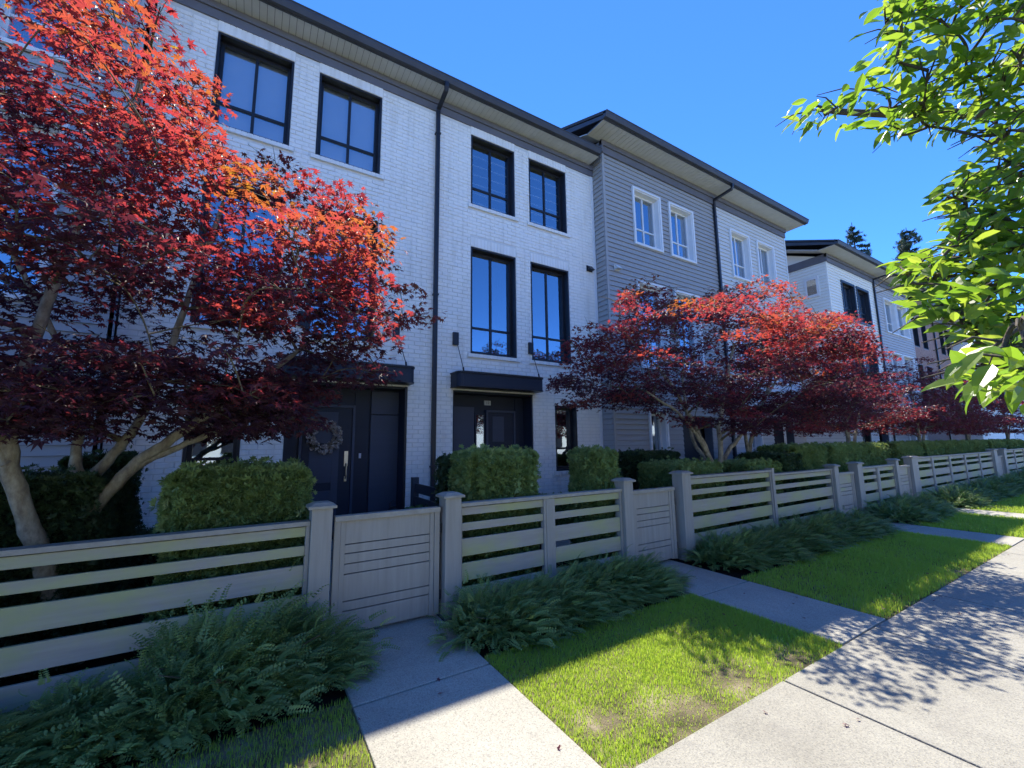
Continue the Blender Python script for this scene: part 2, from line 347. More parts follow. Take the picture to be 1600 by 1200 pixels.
def laps(parent, x0, x1, Y, z0, z1, ops, material, single=True, E=.118, axis='x', joined=None):
    """lap siding, each board a sloped plank"""
    mb = joined or MB(); cnt = 0; r = 0; z = z0
    while z < z1-.02:
        zt = min(z+E, z1)
        for a, b in spans(x0, x1, z, zt, ops):
            k = MB()
            yz = [(Y, z+.002), (Y-.026, z+.002), (Y-.0035, zt-.002), (Y, zt-.002)]
            if axis == 'x': (k if single else mb).profx(a, b, yz)
            else:
                v = [(yy, p, zz) for p in (a, b) for yy, zz in yz]; q = 4
                (k if single else mb).add(v, np.array([(i, q+i, q+(i+1) % 4, (i+1) % 4) for i in range(4)]+[(0, 1, 2, 3), (7, 6, 5, 4)]))
            if single: k.build('siding_board', material, parent); cnt += 1
        z += E
    if not single and joined is None: mb.build('siding_courses', material, parent, kind='stuff')
    return cnt
def window(parent, x0, x1, z0, z1, Y, style='dark', inside='blind', bar=.30, ax='x', detail=True, outer=None):
    """opening at plane Y (outer face), everything recessed behind it; faces -Y"""
    dp = .165; fr = {'dark': 'black_metal', 'white': 'white', 'whitedark': 'black_metal'}[style]
    f = MB(); t = .034 if style == 'dark' else .026
    f.box(x0, x0+t, Y-.004, Y+dp+.05, z0, z1).box(x1-t, x1, Y-.004, Y+dp+.05, z0, z1)
    f.box(x0+t, x1-t, Y-.004, Y+dp+.05, z1-t, z1).box(x0+t, x1-t, Y-.004, Y+dp+.05, z0, z0+t)
    w_ = .052 if style != 'white' else .045; ya, yb = Y+dp-.03, Y+dp+.03; a, b, c, d = x0+t, x1-t, z0+t, z1-t
    f.box(a, a+w_, ya, yb, c, d).box(b-w_, b, ya, yb, c, d).box(a+w_, b-w_, ya, yb, d-w_, d).box(a+w_, b-w_, ya, yb, c, c+w_)
    xm = (a+b)/2; zb = c+(d-c)*bar; hw = w_*.42
    if x1-x0 > .7: f.box(xm-hw, xm+hw, ya+.006, yb, c+w_, d-w_); cols = [(a+w_, xm-hw), (xm+hw, b-w_)]
    else: cols = [(a+w_, b-w_)]
    for p, q in cols: f.box(p, q, ya+.01, yb, zb-hw, zb+hw)
    W = f.build('window', fr, parent, bevel=.003)
    for p, q in cols:
        for g, h in ((c+w_, zb-hw), (zb+hw, d-w_)):
            e = .002*random.uniform(-1, 1)
            MB().add([(p, Y+dp+e, g), (q, Y+dp-e, g), (q, Y+dp-e*.5, h), (p, Y+dp+e*.5, h)], np.array([(0, 1, 2, 3)])).build('pane', 'glass', W)
    MB().box(a, b, Y+dp+.5, Y+dp+.52, c, d).box(a-.02, a, Y+dp+.05, Y+dp+.52, c, d).box(b, b+.02, Y+dp+.05, Y+dp+.52, c, d).box(a-.02, b+.02, Y+dp+.05, Y+dp+.52, d, d+.02).box(a-.02, b+.02, Y+dp+.05, Y+dp+.52, c-.02, c).build('room', 'dark_room', W)
    if inside == 'blind':
        MB().box(a+.03, b-.03, Y+dp+.07, Y+dp+.075, c+.0, d-.02).build('blind', 'blind', W)
    elif inside == 'slats':
        s = MB(); z = c+.03
        while z < d-.05: s.box(a+.03, b-.03, Y+dp+.06, Y+dp+.09, z, z+.006); z += .032
        s.build('blind', 'blind', W)
    elif inside == 'half':
        s = MB(); z = c+(d-c)*.12
        while z < d-.03: s.box(a+.03, b-.03, Y+dp+.06, Y+dp+.09, z, z+.014); z += .21
        s.build('blind', 'blind', W)
    elif inside == 'curtain':
        s = MB(); k = 24
        for (p, q) in ((a+.02, a+(b-a)*.36), (b-(b-a)*.2, b-.02)):
            xx = np.linspace(p, q, k); yy = Y+dp+.10+.022*np.sin(np.arange(k)*1.9)
            v = [(x, y, z) for z in (c, d) for x, y in zip(xx, yy)]; s.add(v, np.array([(i, i+1, k+i+1, k+i) for i in range(k-1)]))
        s.build('curtain', 'curtain', W, smooth=True)
    return W
def casing(parent, x0, x1, z0, z1, Y, material='white', wd=.055, p=.05):
    f = MB(); f.box(x0-wd, x0, Y-p, Y, z0-wd, z1+wd).box(x1, x1+wd, Y-p, Y, z0-wd, z1+wd).box(x0, x1, Y-p, Y, z1, z1+wd).box(x0, x1, Y-p, Y, z0-wd, z0)
    return f.build('window_casing', material, parent, bevel=.004)
def soldier(parent, x0, x1, z, Y, h, proud, name, material='brick_paint'):
    k = int(round((x1-x0)/.075)); s = (x1-x0)/k; f = MB()
    for i in range(k): f.box(x0+i*s+.004, x0+(i+1)*s-.004, Y-proud-random.uniform(0, .003), Y+.05, z, z+h)
    f.box(x0, x1, Y-proud+.007, Y+.05, z+.003, z+h-.003)
    return f.build(name, material, parent)
def gutter(parent, x0, x1, Yb, z, h=.125, d=.12):
    yz = [(Yb, z+h), (Yb, z), (Yb-.07*d/.12, z), (Yb-.085*d/.12, z+.03), (Yb-d*.86, z+h*.55), (Yb-d*.90, z+h-.02), (Yb-d, z+h-.012), (Yb-d, z+h)]
    return MB().profx(x0, x1, yz).build('gutter', 'trim_dark', parent)
def roof(parent, x0, x1, Yf, zf, pitch, Yr, thick=.16):
    zr = zf+(Yr-Yf)*pitch; yb = 2*Yr-Yf-.6
    pts = [(Yf, zf), (Yr, zr), (yb, zf), (yb, zf-thick), (Yr, zr-thick-.03), (Yf, zf-thick)]
    return MB().profx(x0, x1, pts).build('roof', 'roofing', parent)
def soffit(parent, x0, x1, Y0, Y1, z, board=.102, single=True):
    mb = MB(); x = x0
    while x < x1-.01:
        e = min(x+board, x1)
        if single: MB().box(x+.003, e-.003, Y0, Y1, z, z+.012).build('soffit_board', 'soffit', parent)
        else: mb.box(x+.004, e-.004, Y0, Y1, z, z+.012)
        x = e
    if not single: mb.build('soffit_boards', 'soffit', parent, kind='stuff')
    MB().box(x0, x1, Y0, Y1, z+.008, z+.03).build('soffit_backing', 'trim_dark', parent)
def downpipe(parent, x, Yw, Ys, zt, zb, zs):
    """from the gutter (Ys, zt) back to the wall and down"""
    a = Yw-.055
    pts = [(x, Ys, zt), (x, Ys, zt-.10), (x, Ys+.02, zt-.16), (x, a-.02, zs+.03), (x, a, zs-.05), (x, a, zs-.4), (x, a, (zs+zb)/2), (x, a, zb)]
    # rectangular section pipe
    mb = MB(); P = np.array(pts); hw, hd = .038, .030
    T = np.gradient(P, axis=0); V = []
    for p, t in zip(P, T):
        t = t/np.linalg.norm(t); nrm = np.cross(t, (1, 0, 0)); nrm /= np.linalg.norm(nrm)
        for sx, sn in ((-1, -1), (1, -1), (1, 1), (-1, 1)): V.append(p+np.array([hw*sx, 0, 0])+nrm*hd*sn)
    F = [(i*4+j, i*4+(j+1) % 4, i*4+4+(j+1) % 4, i*4+4+j) for i in range(len(P)-1) for j in range(4)]+[(0, 3, 2, 1)]
    mb.add(V, np.array(F)); dpo = mb.build('downpipe', 'black_metal', parent, bevel=.006)
    for z in (zs-.5, (zs+zb)*.5, 1.2): MB().box(x-.05, x+.05, a-.038, a+.05, z, z+.03).build('strap', 'black_metal', dpo)
    return dpo
# ---------------------------------------------------------------- white brick house
B1 = thing('brick_townhouse', 'white painted brick townhouses with black windows and dark doors', 'townhouse')
Y1 = 7.0
W3 = [(-.86, .17), (.55, 1.59), (3.37, 4.40), (4.77, 5.80)]
ops = [(a, b, 6.30, 7.83) for a, b in W3]+[(a, b, 3.28, 5.42) for a, b in W3]
ops += [(5.32, 5.91, 1.02, 2.37), (-.80, -.17, .95, 2.37), (.36, 2.17, .12, 2.57), (3.02, 4.77, .12, 2.57)]
X0, X1 = -1.58, 6.64
shell('wall', 'mortar', B1, X0, X1, Y1, Y1+.28, -.02, 8.27, ops)
bops = ops+[(a-.01, b+.01, z1, z1+.203) for a, b, z0, z1 in ops]+[(a-.07, b+.07, z0-.075, z0) for a, b, z0, z1 in ops if z0 > .5]
bricks(B1, X0, X1, Y1, .08, 8.01, bops, 'brick_paint', near=300)
for i, (a, b, z0, z1) in enumerate(ops):
    soldier(B1, a-.005, b+.005, z1+.004, Y1, .19, .013, 'lintel')
    if z0 > .5:
        soldier(B1, a-.065, b+.065, z0-.07, Y1, .066, .045, 'window_sill')
        top = z1 > 7
        window(B1, a, b, z0, z1, Y1, 'dark', ['blind', 'blind', 'half', 'half', None, None, None, None, None, None][i], bar=.30 if top else (.25 if z1 > 4 else .33))
box('frieze', 'trim_frieze', (X0, X1, Y1-.028, Y1, 8.01, 8.15), B1); box('upper_frieze', 'trim_frieze', (X0, X1, Y1-.055, Y1, 8.153, 8.265), B1)
soffit(B1, X0-.1, X1-.12, 6.605, Y1+.0, 8.272)
box('fascia', 'trim_dark', (X0-.1, X1-.12, 6.585, 6.605, 8.262, 8.44), B1)
gutter(B1, X0-.1, X1-.14, 6.584, 8.275, .125, .115); roof(B1, X0-.1, X1-.14, 6.56, 8.47, .42, 11.3)
downpipe(B1, 2.64, Y1, 6.53, 8.29, .55, 8.0)
# body
def body(parent, x0, x1, y0, z1, yb=16.2): MB().box(x0, x1, y0, yb, -.02, z1).build('rear_body', 'trim_frieze', parent)
body(B1, X0, X1, 8.05, 8.4)
# corner trim between the white brick and the next house
box('corner_trim', 'white', (6.565, 6.636, Y1-.02, Y1, .1, 8.0), B1)
# porches
def porch(x0, x1, n):
    p = MB(); yb = Y1+.36
    P = p.box(x0+.002, x1-.002, yb, yb+.05, .12, 2.565).box(x0+.002, x0+.03, Y1+.014, yb, .12, 2.565).box(x1-.03, x1-.002, Y1+.014, yb, .12, 2.565).box(x0+.03, x1-.03, Y1+.014, yb, 2.53, 2.565).build('porch_surround', 'navy', B1)
    return yb, P
yb, P1 = porch(.36, 2.17, 1)
box('porch_step', 'concrete', (.40, 2.13, 6.62, yb, -.02, .13), B1, bevel=.01)
box('corner_bead', 'black_metal', (2.135, 2.172, Y1-.03, Y1+.012, .12, 2.57), B1)
for a, b, y, z1, mt in ((.39, .585, .03, 2.5, 'navy'), (1.66, 2.13, .05, 2.1, 'navy2'), (1.66, 2.13, .05, 2.5, 'navy2'), (1.40, 1.64, .015, 2.5, 'navy')):
    z0 = .14 if z1 != 2.5 or mt != 'navy2' else 2.115
    box('wall_panel', mt, (a, b, yb-y, yb, z0, z1), P1, bevel=.004)
def door(x0, x1, yb, z0, z1, hx):
    d = MB().box(x0, x1, yb-.055, yb, z0, z1).build('door', 'navy', B1, bevel=.004)
    f = MB(); f.box(x0-.045, x0-.004, yb-.075, yb, z0, z1+.05).box(x1+.004, x1+.045, yb-.075, yb, z0, z1+.05).box(x0-.004, x1+.004, yb-.075, yb, z1+.005, z1+.05); f.build('door_frame', 'navy2', d)
    for i in range(3): box('door_panel', 'navy2', (x0+.1, x1-.22, yb-.063, yb-.0551, z0+.25+i*.62, z0+.75+i*.62), d, bevel=.003)
    h = MB().box(hx-.028, hx+.028, yb-.066, yb-.055, 1.26, 1.50).tube([(hx, yb-.07, 1.30), (hx, yb-.115, 1.27), (hx, yb-.118, 1.12), (hx, yb-.07, 1.06)], .012, 8)
    h.box(hx-.018, hx+.018, yb-.07, yb-.055, 1.02, 1.10); h.build('door_handle', 'brass', d)
    return d
d1 = door(.63, 1.36, yb, .14, 2.2, 1.285)
box('pale_strip', 'navy2', (1.07, 1.17, yb-.068, yb-.0551, .25, 1.62), d1)  # raised door strip in the paler panel navy
box('doorbell', 'plate', (1.49, 1.525, yb-.03, yb-.0151, 1.38, 1.46), P1)
yb, P2 = porch(3.02, 4.77, 2)
box('porch_step', 'concrete', (3.06, 4.73, 6.62, yb, -.02, .13), B1, bevel=.01)
box('wall_panel', 'navy2', (3.05, 3.60, yb-.05, yb, .14, 2.3), P2, bevel=.004)
box('wall_panel', 'navy', (4.55, 4.74, yb-.04, yb, .14, 2.5), P2, bevel=.004)
W = box('sidelight', 'navy', (3.63, 3.84, yb-.03, yb-.002, .14, 2.2), P2); box('pane', 'glass', (3.66, 3.81, yb-.036, yb-.031, .2, 2.15), W)
d2 = door(3.90, 4.48, yb, .14, 2.2, 4.42)
nb = box('number_plate', 'plate', (3.84, 3.98, yb-.026, yb-.001, 2.35, 2.44), P2)
tc = bpy.data.curves.new('number', 'FONT'); tc.body = '12'; tc.size = .075; tc.align_x = 'CENTER'; tc.align_y = 'CENTER'; tc.extrude = .001; tc.materials.append(M['ink'])
to = bpy.data.objects.new('tmp', tc); COL.objects.link(to); bpy.context.view_layer.update(); nm = bpy.data.meshes.new_from_object(to.evaluated_get(bpy.context.evaluated_depsgraph_get())); bpy.data.objects.remove(to)
nm.materials.clear(); nm.materials.append(M['ink']); link('number', nm, nb, (3.91, yb-.028, 2.395), (rad(90), 0, 0))
def canopy(x0, x1, rods):
    C = MB(); yf = Y1-.36; r = .12; pts = [(x0, Y1)]+[(x0+r-r*math.cos(a), yf+r-r*math.sin(a)) for a in np.linspace(0, math.pi/2, 6)]+[(x1-r+r*math.sin(a), yf+r-r*math.cos(a)) for a in np.linspace(0, math.pi/2, 6)]+[(x1, Y1)]
    k = len(pts)
    v = [(x, y, z) for z in (2.62, 2.84) for x, y in pts]
    C.add(v, [np.array([(i, i+1, k+i+1, k+i) for i in range(k-1)]), np.array([list(range(k))[::-1]]), np.array([list(range(k, 2*k))])]); o = C.build('canopy', 'navy', B1)
    v = [((x-(x0+x1)/2)*1.012+(x0+x1)/2, (y-Y1)*1.06+Y1, z) for z in (2.842, 2.872) for x, y in pts]
    q = MB().add(v, [np.array([(i, i+1, k+i+1, k+i) for i in range(k-1)]), np.array([list(range(k))[::-1]]), np.array([list(range(k, 2*k))])]); q.build('canopy_lid', 'black_metal', o)
    v = [((x-(x0+x1)/2)*1.008+(x0+x1)/2, (y-Y1)*1.04+Y1, z) for z in (2.595, 2.618) for x, y in pts]
    MB().add(v, [np.array([(i, i+1, k+i+1, k+i) for i in range(k-1)]), np.array([list(range(k))[::-1]]), np.array([list(range(k, 2*k))])]).build('canopy_lip', 'black_metal', o)
    for a, b in rods:
        MB().box(a-.055, a+.055, Y1-.06, Y1-.012, 3.40, 3.64).build('anchor_box', 'black_metal', o, bevel=.005)
        MB().tube([(a+.03, Y1-.05, 3.42), (b, Y1-.27, 2.93)], .007, 6).tube([(b-.0, Y1-.265, 2.95), (b, Y1-.28, 2.90), (b, Y1-.285, 2.873)], .016, 8).box(b-.03, b+.03, Y1-.31, Y1-.25, 2.8725, 2.885).build('tie_rod', 'black_metal', o)
canopy(.28, 2.20, [(.50, .55), (1.95, 2.06)]); canopy(2.97, 4.82, [(3.05, 3.10), (4.72, 4.74)])
def vent(x, z, Y, mt, parent):
    v = MB().taper((x-.07, x+.07, Y-.13, Y, z-.05), (x-.07, x+.07, Y-.035, Y, z+.06)); v.box(x-.085, x+.085, Y-.018, Y-.001, z-.065, z+.075)
    v.build('vent_hood', mt, parent, bevel=.003)
vent(6.42, 5.60, Y1-.012, 'black_metal', B1)
# wreath and lantern
wr = thing('wreath', 'round pine cone wreath hanging on the dark front door', 'wreath', (.94, 7.28, 1.74))
ring = MB(); ring.tube([(.20*math.cos(a), .03, .20*math.sin(a)) for a in np.linspace(0, 2*math.pi, 33)], .05, 8); ring.build('ring', 'bark_dark', wr)
k = 190; a = RNG.uniform(0, 2*math.pi, k); b = RNG.uniform(0, 2*math.pi, k); rr = .20+.055*np.cos(b)
loc = np.stack([rr*np.cos(a), -.0-.05*np.abs(np.sin(b)), rr*np.sin(a)], 1)
q = MB(); cone = MB()
ct = []; cf = []
for i in range(4):
    zz = -.02+.012*i; rad_ = [.018, .022, .016, .007][i]; bs = len(ct)
    ct += [(rad_*math.cos(t), rad_*math.sin(t), zz-(.006 if j % 2 else 0)) for j, t in enumerate(np.arange(8)*math.pi/4)]+[(0, 0, zz+.012)]
    cf += [(bs+j, bs+(j+1) % 8, bs+8) for j in range(8)]
A = np.array([np.array(Matrix.Rotation(random.uniform(0, 6), 3, Vector((random.gauss(0, 1), random.gauss(0, 1), random.gauss(0, 1))).normalized()))*random.uniform(.9, 1.5) for _ in range(k)])
q.inst(ct, np.array(cf), A, loc, RNG.uniform(.1, 1, k)); q.build('cones', 'wreath', wr, kind='stuff')
ln = thing('lantern', 'small black candle lantern standing in the doorway', 'lantern', (1.98, 6.98, .13))
f = MB()
for sx in (-1, 1):
    for sy in (-1, 1): f.box(sx*.085-.008, sx*.085+.008, sy*.085-.008, sy*.085+.008, .03, .34)
f.box(-.10, .10, -.10, .10, 0, .03).box(-.10, .10, -.10, .10, .34, .36); f.build('cage', 'black_metal', ln)
MB().taper((-.11, .11, -.11, .11, .361), (-.04, .04, -.04, .04, .45)).box(-.045, .045, -.045, .045, .4505, .475).build('lid', 'black_metal', ln)
MB().tube([(-.05, 0, .47), (-.055, 0, .53), (0, 0, .57), (.055, 0, .53), (.05, 0, .47)], .006, 6).build('handle', 'black_metal', ln)
MB().box(-.078, .078, -.080, -.077, .035, .335).box(-.078, .078, .077, .080, .035, .335).build('pane', 'glass', ln)
MB().tube([(0, 0, .03), (0, 0, .16)], .03, 12).build('candle', 'white', ln)
# ---------------------------------------------------------------- blue grey house at the far left
B0 = thing('siding_townhouse', 'blue grey siding house seen through the big maple at far left', 'townhouse')
o0 = [(-4.4, -3.4, .9, 2.4), (-4.4, -3.4, 3.28, 5.42), (-4.4, -3.4, 6.3, 7.83), (-2.9, -2.2, 3.28, 5.42), (-2.9, -2.2, 6.3, 7.83)]
shell('wall', 'trim_frieze', B0, -7, -1.60, 6.68, 6.9, -.02, 8.5, o0)
laps(B0, -7, -1.66, 6.68, .1, 8.2, o0, 'siding_blue')
box('corner_board', 'siding_blue', (-1.658, -1.59, 6.655, 6.68, .08, 8.2), B0); laps(B0, 6.682, 6.99, -1.60, .1, 8.2, [], 'siding_blue', single=False, axis='y')
for o in o0: window(B0, *o, 6.68, 'white', 'curtain'); casing(B0, *o, 6.68-.014)
box('frieze', 'trim_frieze', (-7, -1.58, 6.65, 6.68, 8.2, 8.48), B0); soffit(B0, -7, -1.2, 6.12, 6.68, 8.5, .15, False)
gutter(B0, -7, -1.2, 6.118, 8.51); roof(B0, -7, -1.2, 6.1, 8.72, .42, 11.3); body(B0, -7, -1.62, 7.5, 8.5)
# ---------------------------------------------------------------- grey siding pair
def siding_house(x0, xm, x1, label, wins, mats, dz=0, Y=6.68, single=True, roofx=(None, None), dpx=None, rear=True, side=None, style='white'):
    B = thing('siding_townhouse', label, 'townhouse')
    z_f = 8.46+dz; ops = wins
    shell('wall', 'trim_frieze', B, x0, x1, Y, Y+.22, -.02, 8.77+dz, ops)
    laps(B, x0+.07, xm-.03, Y, .1, z_f, ops, mats[0], single=single); laps(B, xm+.03, x1-.07, Y, .1, z_f, ops, mats[1], single=False)
    box('corner_board', mats[0], (x0, x0+.068, Y-.024, Y, .08, z_f), B); box('corner_board', mats[1], (x1-.068, x1, Y-.024, Y, .08, z_f), B); box('joint_board', 'trim_dark', (xm-.028, xm+.028, Y-.02, Y, .08, z_f), B)
    for o in ops:
        if o[2] < .3: continue
        stl = style if not isinstance(style, list) else style[0 if o[0] < xm else 1]
        if stl == 'white': casing(B, *o, Y-.012); window(B, *o, Y-.03, 'white', random.choice(['curtain', 'curtain', None]), bar=.33 if o[3] > 7 else .27)
        else: casing(B, *o, Y-.012, 'black_metal', .06, .03); window(B, *o, Y-.03, 'dark', 'curtain', bar=.33)
    # frieze: two steps, the upper one fuller
    box('frieze', 'trim_frieze', (x0-.03, x1, Y-.05, Y, z_f, z_f+.17), B); box('upper_frieze', 'trim_frieze', (x0-.05, x1+.01, Y-.085, Y, z_f+.172, z_f+.305), B)
    rx0 = x0-.45 if roofx[0] is None else roofx[0]; rx1 = x1+.3 if roofx[1] is None else roofx[1]
    zs = z_f+.308; Yo = 6.12-6.68+Y
    soffit(B, rx0+.03, rx1-.03, Yo, Y, zs, .13, False)
    box('fascia', 'trim_dark', (rx0+.02, rx1-.02, Yo-.02, Yo, zs-.01, zs+.2), B)
    gutter(B, rx0, rx1, Yo-.021, zs+.01, .13, .12)
    # sloping roof with deep rake boards
    pit = .42; yr = 11.5; z0 = zs+.20
    MB().profx(rx0, rx1, [(Yo-.1, z0-.05), (yr, z0-.05+(yr-Yo+.1)*pit), (2*yr-Yo, z0-.05), (2*yr-Yo, z0-.12), (yr, z0-.12+(yr-Yo+.1)*pit), (Yo-.1, z0-.12)]).build('roof', 'roofing', B)
    for xa, xb in ((rx0, rx0+.03), (rx1-.03, rx1)):
        MB().profx(xa, xb, [(Yo-.02, z0-.12), (yr, z0-.12+(yr-Yo+.02)*pit), (yr, z0-.36+(yr-Yo+.02)*pit), (Yo-.02, zs-.01)]).build('rake_board', 'trim_dark', B)
    # sloping rake soffit
    for xa, xb in ((rx0+.03, x0), (x1, rx1-.03)):
        MB().profx(xa, xb, [(Y, zs+.012), (yr, zs+.012+(yr-Y)*pit), (yr, zs+.03+(yr-Y)*pit), (Y, zs+.03)]).build('rake_soffit', 'soffit', B)
    MB().profx(x0+.004, x1-.004, [(Y+.22, zs-.3), (11.5, zs-.3), (16.5, zs-.3), (16.5, zs-.1), (11.5, zs+(yr-Y)*pit-.03), (Y+.22, zs-.03)]).build('gable_wall', mats[0], B)
    body(B, x0, x1, Y+.75, zs-.3)
    laps(B, Y+.002, 10.0, x0, .1, z_f, ([] if not side else [side]), mats[0], single=False, axis='y')
    box('side_wall', 'trim_frieze', (x0+.001, x0+.2, Y+.22, 10.0, 0, z_f), B)
    if dpx: downpipe(B, dpx, Y, Yo-.07, zs+.03, .3, z_f+.1)
    return B
def wset(xs_, rows, wd=1.03): return [(a, a+wd, z0, z1) for a in xs_ for z0, z1 in rows]
R3 = [(6.40, 7.88), (3.32, 5.44)]
w2 = wset((7.63, 8.99, 11.77, 13.22), R3)+[(7.78, 8.42, .98, 2.30), (9.0, 10.2, .1, 2.2), (11.9, 12.5, .98, 2.3), (13.2, 14.4, .1, 2.2)]
w2 = [(a+.05, b-.05, c+.04, d-.02) if c > .3 else (a, b, c, d) for a, b, c, d in w2]
B2 = siding_house(6.66, 11.05, 15.12, 'two tone grey siding townhouses with white trimmed windows beside the white brick', w2, ('siding_grey', 'siding_mid'), dpx=11.06, roofx=(6.2, 15.4))
vent(6.97, 5.62, 6.655, 'siding_mid', B2)
for x in (9.0, 13.2):
    d = box('door', 'navy', (x+.05, x+1.15, 6.95, 7.0, .1, 2.15), B2); box('door_handle', 'brass', (x+.95, x+.99, 6.93, 6.949, 1.0, 1.2), d); box('porch_back', 'navy', (x, x+1.2, 7.001, 7.05, .0, 2.2), B2)
# return wall of the grey house facing the white one is its own left end; third block
w3 = wset((19.27, 20.65), R3, 1.12)+wset((23.40, 24.82), R3, 1.22)+[(19.5, 20.1, .98, 2.3), (21.0, 22.0, .1, 2.2), (24.2, 24.9, .98, 2.3)]
w3 = [(a, b, c-.13, d-.13) if c > .3 else (a, b, c, d) for a, b, c, d in w3]
B3 = siding_house(18.12, 22.5, 26.6, 'pale and grey siding townhouses across the gap with a small square side window', w3, ('siding_pale', 'siding_slate'), dz=-.15, single=False, dpx=22.45, roofx=(17.55, 26.9), style=['dark', 'white'])
sw = MB()
for a, b, c, d in ((6.96, 7.44, 7.74, 7.84), (6.96, 7.44, 7.04, 7.14), (6.96, 7.04, 7.14, 7.74), (7.36, 7.44, 7.14, 7.74)): sw.box(18.06, 18.12, a, b, c, d)
sw = sw.build('side_window', 'white', B3); box('pane', 'glass', (18.07, 18.074, 7.04, 7.36, 7.14, 7.74), sw); box('shade', 'dark_room', (18.085, 18.089, 7.04, 7.36, 7.14, 7.74), sw)
box('side_frieze', 'trim_frieze', (18.07, 18.119, 6.60, 10.0, 8.31, 8.6), B3); box('side_frieze', 'trim_frieze', (6.61, 6.659, 6.60, 7.0, 8.46, 8.75), B2)
# pink brick block, set back
B4 = thing('brick_townhouse', 'pinkish brick townhouse with narrow black windows beyond the grey siding', 'townhouse')
o4 = [(x, x+.8, z0, z1) for x in (28.0, 29.3, 32.2, 33.25) for z0, z1 in ((6.2, 7.75), (3.2, 5.3))]
shell('wall', 'mortar_pink', B4, 26.62, 34.4, 7.0, 7.25, -.02, 8.3, o4)
bricks(B4, 26.62, 34.4, 7.0, 2.2, 8.0, o4, 'brick_pink')
for o in o4: window(B4, *o, 7.0, 'dark', None)
box('frieze', 'trim_frieze', (26.92, 34.4, 6.95, 7.0, 8.0, 8.26), B4); soffit(B4, 26.92, 34.4, 6.4, 7.0, 8.28, .2, False); gutter(B4, 26.92, 34.2, 6.398, 8.28); roof(B4, 26.92, 34.3, 6.38, 8.48, .42, 11.5)
downpipe(B4, 31.2, 7.0, 6.34, 8.3, .3, 8.0); body(B4, 26.62, 34.4, 7.7, 8.3)
w5 = [(x, x+1.5, z0, z1) for x in (36.3, 39.5, 43.5, 47.0) for z0, z1 in ((6.2, 7.75), (3.2, 5.2))]
B5 = siding_house(34.45, 42.0, 50.0, 'pale siding townhouse at the far end of the row behind green leaves', w5, ('siding_pale', 'siding_mid'), dz=-.2, Y=6.4, single=False, style=['dark', 'white'])
B6 = siding_house(52.5, 60.0, 68.0, 'farthest grey townhouse at the end of the row', [(x, x+1.5, 6.2, 7.7) for x in (54, 57, 62, 65)], ('siding_slate', 'siding_mid'), dz=-.2, single=False)
# ---------------------------------------------------------------- fence and gates
FY = 3.93
def post(parent, x0, x1, h=1.10):
    o = MB().box(x0, x1, FY-.07, FY+.10, -.02, h-.035).build('post', 'post', parent, bevel=.004)
    a, b = x0-.028, x1+.028
    MB().box(a, b, FY-.098, FY+.128, h-.034, h-.012).taper((a+.004, b-.004, FY-.094, FY+.124, h-.0119), (a+.05, b-.05, FY-.05, FY+.08, h+.012)).build('post_cap', 'cap', o, bevel=.002)
def panel(parent, x0, x1, top, mids=()):
    MB().box(x0, x1, FY-.035, FY+.075, top-.036, top).build('top_rail', 'cap', parent, bevel=.003)
    ed = [x0, *mids, x1]
    for m_ in mids: MB().box(m_-.045, m_+.045, FY-.028, FY+.06, .02, top-.037).build('mid_post', 'post', parent, bevel=.003)
    for i, (a, b) in enumerate(zip(ed[:-1], ed[1:])):
        a2 = a+(.046 if i else .0); b2 = b-(.046 if i < len(ed)-2 else .0)
        for s_ in ((a2, a2+.03), (b2-.03, b2)): MB().box(s_[0], s_[1], FY-.022, FY+.04, .02, top-.038).build('batten', 'post', parent, bevel=.002)
        for lo, hi in ((.045, .12), (.195, .27), (.345, .51), (.575, .74), (.80, .965)):
            e = random.uniform(-.002, .002)
            MB().box(a2+.031, b2-.031, FY-.005+e, FY+.02+e, top-hi, top-lo).build('board', 'fence', parent, bevel=.002)
def gate(x0, x1, top, label):
    g = thing('garden_gate', label, 'gate', group='grey boarded garden gates')
    MB().box(x0, x1, FY-.03, FY+.05, top-.045, top).build('top_rail', 'cap', g, bevel=.003)
    for a, b in ((x0, x0+.05), (x1-.05, x1)): MB().box(a, b, FY-.012, FY+.03, .03, top-.046).build('stile', 'post', g, bevel=.002)
    for a, b in ((x0+.052, x0+.092), (x1-.092, x1-.052)): MB().box(a, b, FY-.002, FY+.03, .03, top-.046).build('inner_stile', 'post', g, bevel=.002)
    hs = np.array([.20, .075, .083, .082, .215, .077, .18]); hs = hs/hs.sum()*(top-.046-.03); z = top-.046
    for h in hs:
        MB().box(x0+.093, x1-.093, FY+.006, FY+.028, z-h+.009, z).build('board', 'fence' if random.random() < .3 else 'post', g, bevel=.0015); z -= h
    box('back_sheet', 'trim_dark', (x0+.093, x1-.093, FY+.029, FY+.035, .04, top-.05), g)
    for z in (top-.2, .2): MB().tube([(x1+.012, FY, z-.04), (x1+.012, FY, z+.04)], .010, 8).build('hinge', 'black_metal', g)
    return g
def fence(label, posts, panels):
    f = thing('fence', label, 'fence', group='grey slatted garden fences')
    for a, b, h in posts: post(f, a, b, h)
    for a, b, t, mids in panels: panel(f, a, b, t, mids)
fence('grey slatted fence nearest the camera under the large red maple', [(.435, .595, 1.115)], [(-2.2, .433, .985, ()), (-5.0, -2.202, .985, (-3.6,))])
gate(.622, 1.565, 1.0, 'grey boarded garden gate nearest the camera facing the widest path')
fence('grey slatted fence in front of the two light green clipped hedges', [(1.60, 1.765, 1.115), (3.985, 4.145, 1.13)], [(1.767, 3.983, 1.015, (2.86,))])
gate(4.17, 5.0, .975, 'second grey garden gate, beside the shorter fence with two panels')
